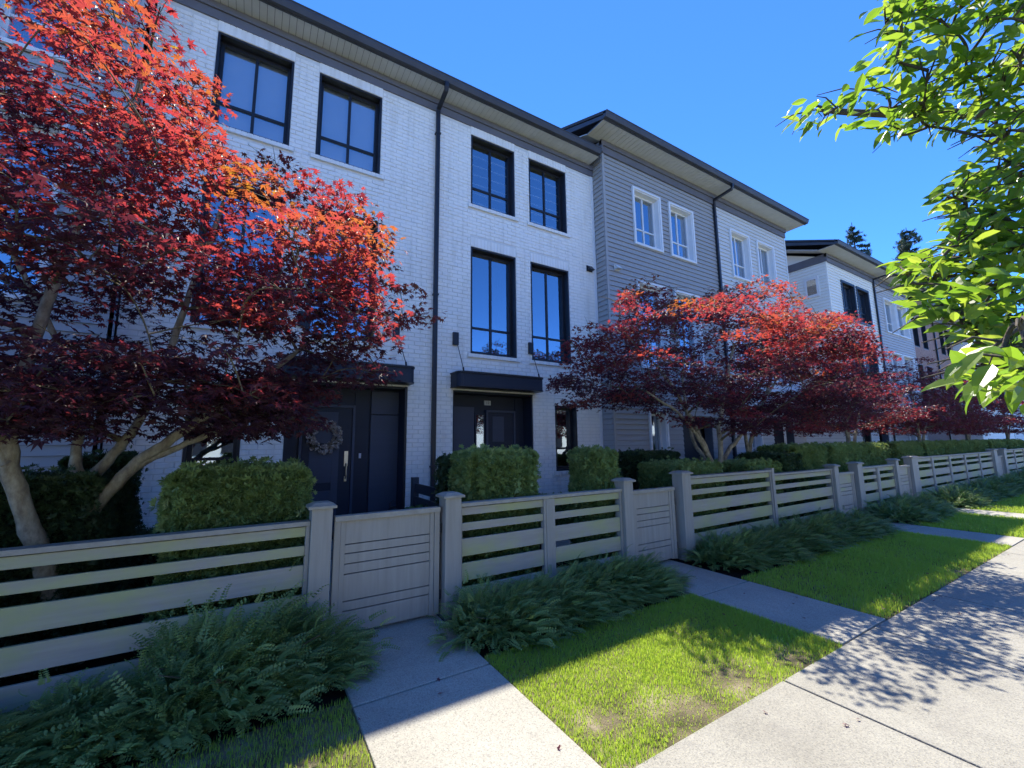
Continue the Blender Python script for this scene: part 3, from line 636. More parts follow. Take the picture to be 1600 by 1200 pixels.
fence('grey slatted fence with green algae below the second maple', [(5.12, 5.31, 1.17), (9.76, 9.93, 1.1)], [(5.312, 7.52, 1.10, ()), (7.60, 9.758, 1.03, ())])
box('end_post', 'post', (7.522, 7.598, FY-.04, FY+.08, -.02, 1.125), [o for o in COL.objects if o.name.startswith('fence')][-1], bevel=.003)
gate(9.96, 10.74, .93, 'third grey garden gate, beyond the algae stained fence')
fence('short grey slatted fence between the third and fourth gates', [(10.82, 11.06, 1.11), (12.95, 13.1, 1.12)], [(11.062, 12.948, 1.0, (12.0,))])
gate(13.13, 13.95, .95, 'fourth grey garden gate, partly hidden by spreading shrubs')
fence('long grey slatted fence with many short panels farther along the street', [(14.0, 14.4, 1.15), (21.9, 22.3, 1.2)], [(14.402, 21.898, 1.12, (15.7, 17.2, 18.7, 20.3))])
gate(22.35, 23.2, .95, 'fifth grey garden gate, small in the distance')
fence('farthest grey slatted fence at the right edge', [(23.3, 23.6, 1.2), (33.0, 33.3, 1.2)], [(23.602, 32.998, 1.15, (25.2, 26.8, 28.4, 30, 31.6))])
# dark low fence between the gardens
for x in (2.2, 5.75):
    f = thing('fence', 'dark low slatted divider fence running back to the white brick house' if x < 3 else 'dark low slatted divider fence near the grey siding corner', 'fence')
    for z in (.25, .45, .65, .85): box('board', 'trim_dark', (x, x+.025, 5.3, 6.6, z, z+.14), f)
    for y in (5.25, 6.6): box('post', 'trim_dark', (x-.04, x+.06, y-.05, y+.05, -.02, 1.08), f)
# ---------------------------------------------------------------- foliage helpers
def frames(n, nz=1.0, tilt=.5, out=None, rng=RNG):
    """random leaf frames: columns x (width), y (length direction), z (normal)"""
    nrm = rng.normal(0, tilt, (n, 3)); nrm[:, 2] = nz; nrm /= np.linalg.norm(nrm, axis=1)[:, None]
    d = rng.normal(0, 1, (n, 3)) if out is None else out+rng.normal(0, .55, (n, 3))
    d -= (d*nrm).sum(1)[:, None]*nrm; d /= np.linalg.norm(d, axis=1)[:, None]+1e-9
    x = np.cross(d, nrm); return np.stack([x, d, nrm], 2)
def maple_leaf(n=7):
    angs = {7: [0, 42, -42, 88, -88, 138, -138], 5: [0, 52, -52, 112, -112]}[n]; lens = {7: [1, .92, .92, .72, .72, .38, .38], 5: [1, .85, .85, .55, .55]}[n]
    order = sorted(zip(angs, lens)); V = [(0, 0, 0)]; k = len(order)
    for i, (a, l) in enumerate(order):
        w_ = .10*l; A = rad(a)
        V.append((math.sin(A)*l, math.cos(A)*l, -.22*l*l))
        if i < k-1:
            a2, l2 = order[i+1]; mid = rad((a+a2)/2); q = .43*min(1, (l+l2)/1.6); V.append((math.sin(mid)*q, math.cos(mid)*q, .035))
    V = np.array(V)*np.array([.5, .5, .5]); m_ = len(V)-1
    V2 = []; F = []
    # lobes as kites around the centre
    for i in range(0, m_, 2):
        t = 1+i; a = t-1 if t > 1 else None; b = t+1 if t+1 <= m_ else None
        if a and b: F += [(0, a, t), (0, t, b)]
        elif b: F += [(0, t, b)]
        else: F += [(0, a, t)]
    return V, np.array([(p, r, q) for p, q, r in F])
ML7, MF7 = maple_leaf(7); ML5, MF5 = maple_leaf(5)
def ovate():
    V = [(0, 0, 0), (0, .35, -.03), (0, .72, -.08), (0, 1, -.18), (.17, .22, .05), (.20, .5, .04), (.10, .82, -.06), (-.17, .22, .05), (-.20, .5, .04), (-.10, .82, -.06)]
    F = [(0, 4, 1), (1, 4, 5), (1, 5, 2), (2, 5, 6), (2, 6, 3), (0, 1, 7), (1, 8, 7), (1, 2, 8), (2, 9, 8), (2, 3, 9)]
    return np.array(V), np.array(F)
OV, OF = ovate()
def bez(a, b, c, n):
    t = np.linspace(0, 1, n)[:, None]; a, b, c = map(np.asarray, (a, b, c)); return (1-t)**2*a+2*t*(1-t)*b+t*t*c
def crown_tree(name, label, cat, base_, stems, clusters, leafV, leafF, leafmat, size, per, cr, group, seed, singles=0, tilt=.55, barkm='bark', tintf=None, density=1.0, clip=None):
    """stems: list of (pts, r0, r1). clusters: (N,3) leaf-pad centres"""
    rng = np.random.default_rng(seed); T = thing(name, label, cat, base_, group); off = np.array(base_, float)
    tr_ = MB(); nodes = []
    for pts, ra, rb in stems:
        P = np.asarray(pts, float)
        # smooth resample
        k = len(P); tt = np.linspace(0, k-1, (k-1)*5+1); Q = np.stack([np.interp(tt, np.arange(k), P[:, i]) for i in range(3)], 1)
        for _ in range(3): Q[1:-1] = (Q[:-2]+2*Q[1:-1]+Q[2:])/4
        Q[1:-1] += rng.normal(0, .006, Q[1:-1].shape); R_ = np.linspace(ra, rb, len(Q))*(1+.06*np.sin(np.arange(len(Q))*1.3+seed))
        R_[0] *= 1.25; tr_.tube(Q-off, R_, 10); nodes += [(q, r) for q, r in zip(Q[len(Q)//3:], R_[len(Q)//3:])]
    tr_.build('trunk', barkm, T, smooth=True)
    NP = np.array([q for q, r in nodes]); NR = np.array([r for q, r in nodes]); br = MB(); C = np.asarray(clusters, float)
    if clip is not None: C = C[clip(C, np.full(len(C), 8.))]
    order = np.argsort(np.linalg.norm(C-NP.mean(0), axis=1)); tips = []
    for ci in order:
        c = C[ci]; d = np.linalg.norm(NP-c, axis=1)+.35*np.maximum(0, NP[:, 2]-c[2]+.1)*2; j = int(np.argmin(d)); s = NP[j]; r = min(NR[j]*.75, .03)
        m_ = (s+c)/2+np.array([0, 0, .12*np.linalg.norm(c-s)])+rng.normal(0, .05, 3); Q = bez(s, m_, c, 7); rr = np.linspace(max(r, .006), .004, 7)
        br.tube(Q-off, rr, 5); NP = np.concatenate([NP, Q[2:]]); NR = np.concatenate([NR, rr[2:]])
        for _ in range(3):
            e = c+np.clip(rng.normal(0, cr*.45, 3), -cr*.8, cr*.8)*np.array([1, 1, .35]); br.tube(np.array([Q[-2], (Q[-2]+e)/2+[0, 0, .02], e])-off, [.0035, .003, .0015], 4)
    br.build('branches', barkm if barkm == 'bark_dark' else 'twig', T, smooth=True)
    n = int(len(C)*per*density); ci = rng.integers(0, len(C), n); g = rng.normal(0, 1, (n, 3)); g /= np.linalg.norm(g, axis=1)[:, None]; g *= (rng.random(n)**.45)[:, None]
    P = C[ci]+g*np.array([cr, cr, cr*.30])
    P[:, 2] -= .35*((P[:, 0]-C[ci, 0])**2+(P[:, 1]-C[ci, 1])**2)/cr*.6
    if clip is not None:
        ok = clip(P, rng.normal(0, 9, n)); P, ci, g = P[ok], ci[ok], g[ok]; n = len(P)
    out = P-C.mean(0); out[:, 2] = -.35*np.linalg.norm(out[:, :2], axis=1); out /= np.linalg.norm(out, axis=1)[:, None]+1e-9
    A = frames(n, 1.0, tilt, out, rng)*(size*rng.uniform(.6, 1.2, n))[:, None, None]
    tn = np.clip(rng.normal(.25, .2, n)+.25*rng.random(len(C))[ci], .01, 1) if tintf is None else tintf(P, rng, ci, len(C))
    px, py, dd = project(P); vis = (px > -5) & (px < 1605) & (py > -5) & (py < 1205) & (dd > .2)
    idx = np.argsort(np.where(vis, dd, 1e9))[:singles] if singles else np.array([], int); keep = np.ones(n, bool); keep[idx] = False
    MB().inst(leafV, leafF, A[keep], P[keep]-off, tn[keep]).build('crown', leafmat, T, kind='stuff')
    if len(idx):
        mes = [MB().add(leafV, leafF, v).mesh('leaf', leafmat) for v in (.05, .2, .35, .5, .65, .8, .95)]
        for i in idx:
            mm = np.eye(4); mm[:3, :3] = A[i]; mm[:3, 3] = P[i]-off
            me = mes[min(6, int(tn[i]*7))]; o = link('leaf', me, T); o.matrix_local = Matrix(mm.tolist())
    return T
def dome(n, c, rx, ry, z0, z1, rng, shell_=.5, gap=0.0):
    """leaf pads through a dome, denser towards its surface"""
    out = []
    while len(out) < n:
        g = rng.normal(0, 1, 3); g[2] = abs(g[2]); g /= np.linalg.norm(g); r = rng.uniform(shell_, 1.0)**.6
        p = np.array([c[0]+g[0]*rx*r, c[1]+g[1]*ry*r, z0+(z1-z0)*g[2]*r])
        if out and gap and np.min(np.linalg.norm((np.array(out)-p)/np.array([1, 1, .6]), axis=1)) < gap: gap *= .997; continue
        out.append(p)
    return np.array(out)
# crown outlines as measured: how far each crown reaches, by height
def clip1(P, j):
    px, py, d = project(P)
    lim = np.interp(py, [-900, 0, 60, 110, 135, 170, 190, 208, 214, 262, 275, 300, 350, 400, 440, 480, 500, 515, 545, 590, 615, 640, 665, 690, 712, 740],
        [60, 258, 298, 338, 385, 388, 338, 346, 484, 505, 545, 562, 600, 634, 655, 694, 690, 645, 655, 625, 560, 490, 515, 440, 300, -200])
    notch = (px > 352) & (px < 432) & (py < 232) & (py > 192)
    return (px+j < lim) & ~notch
def clip2(P, j):
    px, py, d = project(P)
    top = np.interp(px, [840, 858, 880, 900, 940, 965, 985, 1020, 1060, 1090, 1130, 1170, 1240, 1262, 1300, 1340, 1375, 1400, 1440], [640, 590, 535, 515, 502, 465, 440, 440, 462, 470, 452, 438, 440, 478, 490, 500, 520, 555, 640])
    bot = np.interp(px, [850, 870, 930, 960, 1010, 1060, 1200, 1300, 1400], [600, 640, 655, 662, 645, 665, 690, 690, 640])
    return (py+j*.8 > top) & (py+j*.8 < bot)
# ---------------------------------------------------------------- near maple
rng = np.random.default_rng(5)
def m1tint(P, rng, ci, nc):  # pigment varies by pad; shade of the lower, inner crown put into the tint
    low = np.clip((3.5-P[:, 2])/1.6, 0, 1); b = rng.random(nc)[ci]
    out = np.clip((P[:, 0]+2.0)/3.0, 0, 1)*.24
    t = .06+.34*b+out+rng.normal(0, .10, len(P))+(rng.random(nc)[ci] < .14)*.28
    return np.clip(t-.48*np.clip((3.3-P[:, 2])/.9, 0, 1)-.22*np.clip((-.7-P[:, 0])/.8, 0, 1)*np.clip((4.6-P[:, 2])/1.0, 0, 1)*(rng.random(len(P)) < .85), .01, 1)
C = dome(190, (-1.35, 4.35), 2.75, 1.75, 2.0, 6.1, rng, .35, .42)
def env1(p):   # right-hand outline of the crown
    zz = [1.6, 2.0, 2.4, 2.9, 3.3, 3.8, 4.4, 5.2, 6.2]; xx = [.3, .9, 1.35, 1.35, 1.2, .85, .25, -.35, -.8]
    return p[0] < np.interp(p[2], zz, xx)-.12+.10*math.sin(p[2]*9)

low = np.array([(rng.uniform(-2.4, .45), rng.uniform(3.1, 4.9), rng.uniform(1.72, 2.25)) for _ in range(80)])
fill = np.array([(rng.uniform(-2.6, .7), rng.uniform(3.0, 5.2), rng.uniform(2.3, 3.9)) for _ in range(70)])
tips = np.array([(1.6, 4.5, 3.05), (1.35, 4.45, 3.0), (1.25, 4.4, 3.3), (1.45, 4.6, 2.45), (1.2, 4.6, 2.3), (-.05, 4.3, 4.75), (-.3, 4.3, 4.7), (.35, 4.4, 4.2), (.5, 4.3, 3.95), (.75, 4.3, 3.8), (.95, 4.5, 3.6), (-.6, 4.4, 5.3), (1.0, 4.2, 2.9), (.9, 4.5, 2.6), (.5, 4.1, 2.2), (.2, 3.9, 2.1), (.1, 4.2, 1.95)])
C = np.concatenate([C, low, fill, tips])
m1b = (-1.12, 4.7, -.02)
stems1 = [([(-1.10, 4.72, -.02), (-1.14, 4.70, .55), (-1.12, 4.70, .95), (-1.04, 4.68, 1.17), (-.80, 4.62, 1.50), (-.55, 4.55, 1.72), (-.2, 4.5, 2.0), (.3, 4.45, 2.5)], .075, .022),
          ([(-.86, 4.64, 1.42), (-.62, 4.6, 1.58), (-.3, 4.55, 1.72), (0, 4.5, 1.9)], .035, .015),
          ([(-1.12, 4.7, .1), (-1.25, 4.55, .75), (-1.36, 4.45, 1.08), (-1.47, 4.40, 1.48), (-1.50, 4.4, 1.9), (-1.42, 4.4, 2.5), (-1.3, 4.4, 3.3), (-1.1, 4.4, 4.2), (-1.0, 4.4, 5.1)], .07, .018),
          ([(-1.13, 4.75, .1), (-1.22, 4.85, .8), (-1.20, 4.85, 1.25), (-1.05, 4.85, 1.5), (-.9, 4.85, 1.75), (-.75, 4.8, 2.2), (-.6, 4.7, 3.0), (-.4, 4.6, 3.9)], .06, .018),
          ([(-1.18, 4.85, 1.28), (-1.27, 4.9, 1.5), (-1.27, 4.95, 1.8), (-1.45, 5.0, 2.4), (-1.8, 4.9, 3.2)], .045, .018),
          ([(-1.47, 4.4, 1.5), (-1.75, 4.3, 1.9), (-2.3, 4.1, 2.6), (-2.8, 4.0, 3.3)], .04, .015)]
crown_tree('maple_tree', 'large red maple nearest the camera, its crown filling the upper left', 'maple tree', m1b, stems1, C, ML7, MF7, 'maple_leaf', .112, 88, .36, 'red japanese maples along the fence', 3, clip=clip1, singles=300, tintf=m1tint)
# ---------------------------------------------------------------- second maple
rng = np.random.default_rng(15)
C = dome(230, (6.5, 4.25), 3.15, 2.05, 2.25, 4.55, rng, .45, .40)
C = np.array([p for p in C if not (p[0] < 4.6 and p[2] > 3.55)])
ex = np.array([(3.55, 4.3, 2.45), (3.75, 4.2, 2.3), (3.9, 4.4, 2.75), (4.2, 4.5, 3.0), (4.3, 4.1, 2.5), (5.0, 4.4, 3.75), (5.4, 4.6, 4.05), (5.5, 4.6, 4.3), (6.2, 4.5, 4.3), (7.8, 4.5, 4.7), (8.2, 4.6, 4.75), (8.6, 4.6, 4.6), (9.6, 4.4, 4.1), (10.1, 4.5, 3.7), (10.4, 4.4, 3.3), (10.9, 4.5, 2.9), (11.3, 4.5, 2.9)])
low = np.array([(rng.uniform(4.4, 10.8), rng.uniform(3.2, 5.2), rng.uniform(1.75, 2.5)) for _ in range(95)])
far2 = dome(90, (9.9, 4.6), 2.3, 1.6, 2.2, 4.1, rng, .4, .4)
front = np.array([(rng.uniform(4.1, 8.3), rng.uniform(2.15, 3.0), rng.uniform(2.6, 3.6)) for _ in range(34)])
C = np.concatenate([C, ex, low, far2, front])
stems2 = [([(7.2, 4.72, -.02), (7.2, 4.7, .6), (7.16, 4.7, 1.0), (6.95, 4.66, 1.35), (6.6, 4.6, 1.75), (6.1, 4.5, 2.3), (5.4, 4.4, 2.8)], .075, .02),
          ([(7.0, 4.68, 1.28), (6.7, 4.55, 1.45), (6.4, 4.5, 1.75), (5.8, 4.4, 2.1), (5.0, 4.3, 2.35)], .04, .015),
          ([(7.18, 4.7, .8), (7.25, 4.6, 1.3), (7.2, 4.6, 1.8), (7.35, 4.5, 2.5), (7.6, 4.4, 3.4)], .055, .018),
          ([(7.2, 4.7, .7), (7.55, 4.75, 1.3), (8.1, 4.7, 1.7), (8.9, 4.7, 2.3), (9.6, 4.6, 3.0)], .05, .018),
          ([(7.15, 4.7, 1.0), (6.85, 4.9, 1.6), (6.7, 4.9, 2.3), (6.6, 4.8, 3.2)], .04, .015),
          ([(9.2, 5.3, -.02), (9.2, 5.25, .9), (9.25, 5.2, 1.5), (9.5, 5.0, 2.3), (9.9, 4.9, 3.1)], .07, .02), ([(9.23, 5.22, 1.3), (8.9, 5.1, 1.9), (8.6, 5.0, 2.6)], .04, .015)]
def m2tint(P, rng, ci, nc):  # random pad pigment, plus sun and shade put into the tint by height
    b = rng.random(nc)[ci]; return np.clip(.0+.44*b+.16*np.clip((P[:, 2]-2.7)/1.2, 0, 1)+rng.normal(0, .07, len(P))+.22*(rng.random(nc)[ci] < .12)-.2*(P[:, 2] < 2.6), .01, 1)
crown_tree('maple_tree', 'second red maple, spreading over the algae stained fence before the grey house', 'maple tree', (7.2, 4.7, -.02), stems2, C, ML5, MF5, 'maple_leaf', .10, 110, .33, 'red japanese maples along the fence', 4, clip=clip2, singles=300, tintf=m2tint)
# farther maples
def far_maple(x, y, seed, label, rx, ry, top, n, size, per):
    rng = np.random.default_rng(seed); C = dome(n, (x, y), rx, ry, 2.1, top, rng, .35, .4)
    C = np.concatenate([C, np.array([(x+rng.uniform(-rx*.8, rx*.8), y+rng.uniform(-ry*.7, ry*.7), rng.uniform(1.8, 2.4)) for _ in range(n//2)])])
    st_ = [([(x, y, -.02), (x-.05, y, .9), (x-.3, y-.1, 1.6), (x-.9, y-.2, 2.6)], .07, .02), ([(x, y, .7), (x+.3, y, 1.5), (x+.9, y-.1, 2.6)], .06, .02), ([(x, y, .9), (x+.05, y, 1.8), (x, y, 3)], .05, .02)]
    crown_tree('maple_tree', label, 'maple tree', (x, y, -.02), st_, C, ML5, MF5, 'maple_dark', size, per, .36, 'red japanese maples along the fence', seed, tintf=lambda P, r, ci, nc: np.clip(r.normal(.4, .3, len(P)), .01, 1))
far_maple(14.2, 5.2, 21, 'dark red maple behind the short fence, between the second and fourth maples', 2.5, 1.7, 3.7, 110, .12, 60)
far_maple(18.3, 4.8, 22, 'dark red maple above the long many panelled fence', 2.9, 1.9, 4.2, 130, .13, 60)
far_maple(24.0, 4.9, 23, 'small looking dark red maple above the fifth gate', 2.9, 1.9, 4.3, 100, .15, 50)
far_maple(30.5, 4.9, 24, 'farthest dark red maple at the right edge', 3.5, 2.0, 4.5, 90, .17, 45)
# ---------------------------------------------------------------- green street tree (its trunk stands off to the right)
rng = np.random.default_rng(31)
trs = [([(4.6, -1.9, -.02), (4.55, -1.85, 1.5), (4.4, -1.7, 2.6), (4.1, -1.3, 3.4), (3.4, -.4, 4.2), (3.0, .1, 4.7)], .11, .03),
       ([(4.45, -1.75, 2.3), (4.0, -1.0, 2.7), (3.3, -.2, 2.95), (2.6, .5, 3.1), (2.25, .78, 3.2)], .05, .012),
       ([(4.5, -1.8, 1.9), (4.0, -.9, 2.2), (3.2, 0, 2.35), (2.5, .45, 2.3)], .045, .012),
       ([(4.4, -1.7, 2.6), (4.9, -.8, 3.6), (5.2, .2, 4.2)], .06, .015),
       ([(4.5, -1.8, 1.8), (3.4, -1.1, 2.0), (2.2, -.3, 2.0), (1.6, .1, 1.9)], .04, .01)]
def ray(px, py, r):
    d = fw+(px-800)/FPX*rt-(py-600)/FPX*up; d /= np.linalg.norm(d); return CAMP+d*r
CC = []
# branch sprays measured along the lines of sight
spr = [(1262, 182, 2.55, .06), (1290, 180, 2.5, .08), (1345, 140, 2.5, .07), (1385, 30, 2.6, .1), (1400, 95, 2.6, .12), (1390, 170, 2.6, .1), (1430, 180, 2.7, .12), (1450, 110, 2.6, .15), (1470, 30, 2.7, .16), (1510, 90, 2.7, .18), (1530, 150, 2.8, .12),
       (1560, 30, 2.6, .2), (1590, 100, 2.8, .2), (1595, 190, 2.8, .12), (1600, 240, 2.8, .1), (1575, 210, 2.7, .08), (1560, 265, 2.6, .1), (1590, 290, 2.6, .1), (1480, 310, 2.3, .08), (1510, 320, 2.4, .1), (1550, 330, 2.4, .12), (1590, 350, 2.4, .12), (1490, 370, 2.3, .09), (1530, 390, 2.4, .12), (1580, 410, 2.4, .12),
       (1425, 420, 2.1, .06), (1460, 430, 2.2, .09), (1500, 430, 2.2, .1), (1545, 445, 2.3, .11), (1590, 460, 2.2, .1), (1470, 475, 2.0, .06), (1520, 490, 2.0, .09), (1560, 500, 2.0, .09), (1595, 510, 2.0, .08), (1530, 520, 2.0, .05),
       (1530, 560, 1.6, .03), (1565, 550, 1.55, .05), (1595, 560, 1.5, .06), (1540, 585, 1.6, .04), (1600, 530, 1.5, .06), (1600, 590, 1.5, .03)]
loc_ = []; S_ = []
for px, py, r, s in spr: CC.append(ray(px, py, r))
def clip3(P, j):
    px, py, d = project(P)
    L = np.interp(py, [-60, 0, 80, 90, 140, 150, 158, 200, 216, 218, 222, 245, 262, 290, 330, 350, 385, 400, 415, 450, 470, 495, 510, 535, 545, 553, 556, 575, 600, 612, 625, 660, 690],
        [1372, 1366, 1374, 1342, 1332, 1290, 1245, 1252, 1300, 1395, 1545, 1548, 1522, 1455, 1466, 1490, 1482, 1422, 1396, 1402, 1425, 1438, 1490, 1520, 1545, 1550, 1494, 1496, 1505, 1560, 1585, 1600, 1700])
    gap = (py > 208-.0*px) & (py < 240) & (px < 1545)
    return (d < .3) | ((px+j*.5 > L) & ~gap)
while len(CC) < 108:
    px, py = rng.uniform(1385, 1660), rng.uniform(-60, 600); p = ray(px, py, np.interp(py, [0, 220, 300, 420, 530, 560], [2.7, 2.7, 2.4, 2.15, 2.0, 1.6]))
    if clip3(p[None], np.array([-16.]))[0]: CC.append(p)
for _ in range(70):  # rest of the crown, right of and above the picture
    p = ray(rng.uniform(1640, 2300), rng.uniform(-700, 420), rng.uniform(2.5, 4.6))
    if p[2] > 2.2: CC.append(p)
for _ in range(45):
    a = rng.uniform(0, 2*math.pi); q = np.array([4.6+1.9*math.cos(a)*rng.random()**.5, -2.2+1.6*math.sin(a)*rng.random()**.5, rng.uniform(2.6, 5.6)]); CC.append(q)
CC = np.array(CC)
crown_tree('street_tree', 'green leaved street tree hanging into the picture from the right', 'tree', (4.6, -1.9, -.02), trs, CC, OV, OF, 'street_leaf', .074, 21, .21, None, 31, clip=lambda P, j: clip3(P, -j*2), singles=300, tilt=.9,
           barkm='bark_dark', tintf=lambda P, r, ci, nc: np.clip(r.normal(.5, .28, len(P)), .01, 1))
# ---------------------------------------------------------------- spreading shrubs in front of the fence
def spray_template(n=8, L=.17):
    V = []; F = []; pts = []
    for i in range(n+1):
        t = i/n; pts.append((.012*math.sin(t*5), L*t, .01+.035*math.sin(t*2.2)-.02*t*t))
    pts = np.array(pts)
    for i in range(n):   # flat stem strip
        pass
    V += [(-.0012, *pts[0][1:]), (.0012, *pts[0][1:]), (-.0006, *pts[-1][1:]), (.0006, *pts[-1][1:])]; F.append((0, 1, 3, 2))
    m0 = len(V)
    for i in range(1, n+1):
        c = pts[i]; l = .036*(1-.4*i/n)
        for s in (-1, 1):
            b = len(V); V += [tuple(c), (s*l*.62, c[1]-l*.02, c[2]+.006), (s*l, c[1]+l*.42, c[2]+.003), (s*l*.40, c[1]+l*.55, c[2]-.002)]
            F.append((b, b+1, b+2, b+3) if s > 0 else (b, b+3, b+2, b+1))
    return np.array(V), np.array(F)
SV, SF = spray_template()
def shrub_mesh(seed, n, rx=.62, ry=.48, h=.42):
    rng = np.random.default_rng(seed); th = rng.uniform(0, 2*math.pi, n); ph = np.arccos(rng.uniform(0.0, 1, n)); rr = rng.uniform(.5, 1.0, n)*(1+.16*np.sin(th*5+seed)*np.sin(ph*4))+(rng.random(n) < .05)*rng.uniform(.1, .35, n)
    P = np.stack([rx*np.sin(ph)*np.cos(th)*rr, ry*np.sin(ph)*np.sin(th)*rr, h*np.cos(ph)*rr*(.8+.3*np.sin(th*3+seed))+.02], 1)
    d = P/np.array([rx, ry, h]); d[:, 2] *= .55; d += np.array([.45, -.1, .12])+rng.normal(0, .28, (n, 3)); d /= np.linalg.norm(d, axis=1)[:, None]
    nn = np.array([0, 0, 1.])+rng.normal(0, .35, (n, 3)); nn -= (nn*d).sum(1)[:, None]*d; nn /= np.linalg.norm(nn, axis=1)[:, None]; x = np.cross(d, nn)
    A = np.stack([x, d, nn], 2)*rng.uniform(.6, 1.2, n)[:, None, None]*.85
    t = np.clip(rng.normal(.35, .2, n)+.35*(rng.random(n) < .12), .01, 1)
    return MB().inst(SV, SF, A, P, t).mesh('foliage', 'shrub_leaf')
def stems_mesh(seed):
    rng = np.random.default_rng(seed); mb = MB()
    for _ in range(14):
        a = rng.uniform(0, 6.28); r = rng.uniform(.2, .45); mb.tube([(0, 0, 0), (r*.4*math.cos(a), r*.4*math.sin(a), .15), (r*math.cos(a), r*math.sin(a), .26)], [.008, .006, .003], 5)
    return mb.mesh('stem', 'twig')
SM = [shrub_mesh(50+i, 1700) for i in range(3)]; ST = [stems_mesh(60+i) for i in range(3)]
shr = [(-2.75, 3.42, 1.05), (-1.95, 3.45, 1.0), (-1.25, 3.4, .95), (-.6, 3.45, .9), (.0, 3.5, 1.1), (.3, 3.55, .9),
       (2.05, 3.4, 1.0), (2.65, 3.45, 1.05), (3.2, 3.5, 1.0), (3.75, 3.5, .9), (3.45, 3.6, 1.0),
       (5.6, 3.5, 1.0), (6.3, 3.45, 1.0), (7.0, 3.45, 1.1), (7.8, 3.45, 1.0), (8.5, 3.45, 1.1), (9.2, 3.45, 1.1),
       (11.2, 3.4, 1.15), (11.9, 3.4, 1.1), (12.6, 3.45, 1.1),
       (14.6, 3.4, 1.1), (15.4, 3.4, 1.1), (16.3, 3.4, 1.1), (17.4, 3.4, 1.2), (18.6, 3.4, 1.2), (20.0, 3.4, 1.2), (21.3, 3.4, 1.2), (24.5, 3.4, 1.3), (26.5, 3.4, 1.3), (29, 3.4, 1.3)]
where = ['low spreading shrub at the bottom left corner below the near fence', 'low spreading shrub under the near fence, second from the left edge', 'low spreading shrub at the foot of the near fence, third from the left edge', 'low spreading shrub halfway between the left edge and the near gate', 'tall fresh green spreading shrub reaching up the near fence boards', 'fresh green spreading shrub overhanging the left edge of the widest path',
         'spreading shrub touching the right side of the widest path', 'spreading shrub below the left panel of the two panel fence', 'spreading shrub below the middle post of the two panel fence', 'spreading shrub at the foot of the second gate post', 'spreading shrub against the right panel of the two panel fence',
         'spreading shrub just right of the second gate', 'spreading shrub below the left half of the algae stained fence', 'spreading shrub below the middle of the algae stained fence', 'spreading shrub right of the middle post of the algae stained fence', 'spreading shrub near the third gate, left of it', 'spreading shrub overhanging the third path from the left',
         'wide spreading shrub just right of the third gate', 'wide spreading shrub below the short fence', 'wide spreading shrub overhanging the fourth path']
wfar = ['spreading shrub below the %s panel of the long many panelled fence' % q for q in ('first', 'second', 'third', 'fourth', 'fifth', 'sixth', 'last')]+['first small spreading shrub beyond the fifth gate', 'second small spreading shrub beyond the fifth gate', 'farthest spreading shrub at the right edge']
for i, (x, y, s) in enumerate(shr):
    lab = where[i] if i < len(where) else wfar[i-len(where)]
    T = thing('spreading_shrub', lab, 'shrub', (x, y, -.02), 'low spreading shrubs along the foot of the fences')
    T.rotation_euler = (0, 0, random.uniform(-.35, .35)); hs = [.55, .5, .5, .6, 1.0, .8][i] if i < 6 else random.uniform(.6, .75); T.scale = (s, s*.95, s*hs)
    link('foliage', SM[i % 3], T, kind='stuff'); link('stem', ST[i % 3], T)
# ---------------------------------------------------------------- clipped hedges behind the fence
sprV = []; sprF = []
for i in range(7):
    a = -1.2+.4*i; l = .030*(1-.10*abs(a)); b = len(sprV); w_ = .005
    c = np.array([math.sin(a)*l, math.cos(a)*l*.9+.006*(i % 2), .010*((i*7) % 3-1)]); pn = np.array([math.cos(a), -math.sin(a), 0])*w_
    sprV += [(0, 0, 0), tuple(c*.55+pn), tuple(c), tuple(c*.55-pn)]; sprF.append((b, b+1, b+2, b+3))
sprV = np.array(sprV); sprF = np.array(sprF)
def hedge_mesh(seed, dx, dy, dz, dens, size=1.0, mtl='hedge_leaf', round_=.03):
    rng = np.random.default_rng(seed); faces = [((0, -1, 0), dx*dz), ((0, 0, 1), dx*dy), ((-1, 0, 0), dy*dz), ((1, 0, 0), dy*dz), ((0, 1, 0), dx*dz*.4)]
    P = []; D = []
    for nrm, ar in faces:
        k = int(ar*dens); u = rng.uniform(-.5, .5, (k, 3)); nn = np.array(nrm, float)
        for j in range(3):
            if nn[j]: u[:, j] = .5*nn[j]
        q = u*np.array([dx, dy, dz]); q += nn*(rng.uniform(-.065, .03, k)+(rng.random(k) < .04)*rng.uniform(.02, .07, k)+.025*np.sin(q[:, 0]*9+seed)*np.sin(q[:, 2]*8+1))[:, None]; P.append(q); D.append(np.tile(nn, (k, 1)))
    P = np.concatenate(P); D = np.concatenate(D); n = len(P)
    # soften the corners
    h = np.array([dx, dy, dz])/2; e = np.clip((np.abs(P)-(h-round_))/round_, 0, 1.3); c = (e > 0).sum(1) > 1; m_ = np.linalg.norm(e, axis=1)[:, None]+1e-9
    P[c] = (np.sign(P)*((h-round_)+round_*e/np.maximum(m_, 1)))[c]
    P[:, 2] += dz/2
    d = D+rng.normal(0, .5, (n, 3))+np.array([0, 0, .35]); d /= np.linalg.norm(d, axis=1)[:, None]
    nn = rng.normal(0, 1, (n, 3)); nn -= (nn*d).sum(1)[:, None]*d; nn /= np.linalg.norm(nn, axis=1)[:, None]
    A = np.stack([np.cross(d, nn), d, nn], 2)*(size*rng.uniform(.7, 1.3, n))[:, None, None]
    t = np.clip(rng.normal(.4, .22, n), .01, 1)
    return MB().inst(sprV, sprF, A, P, t).mesh('foliage', mtl)
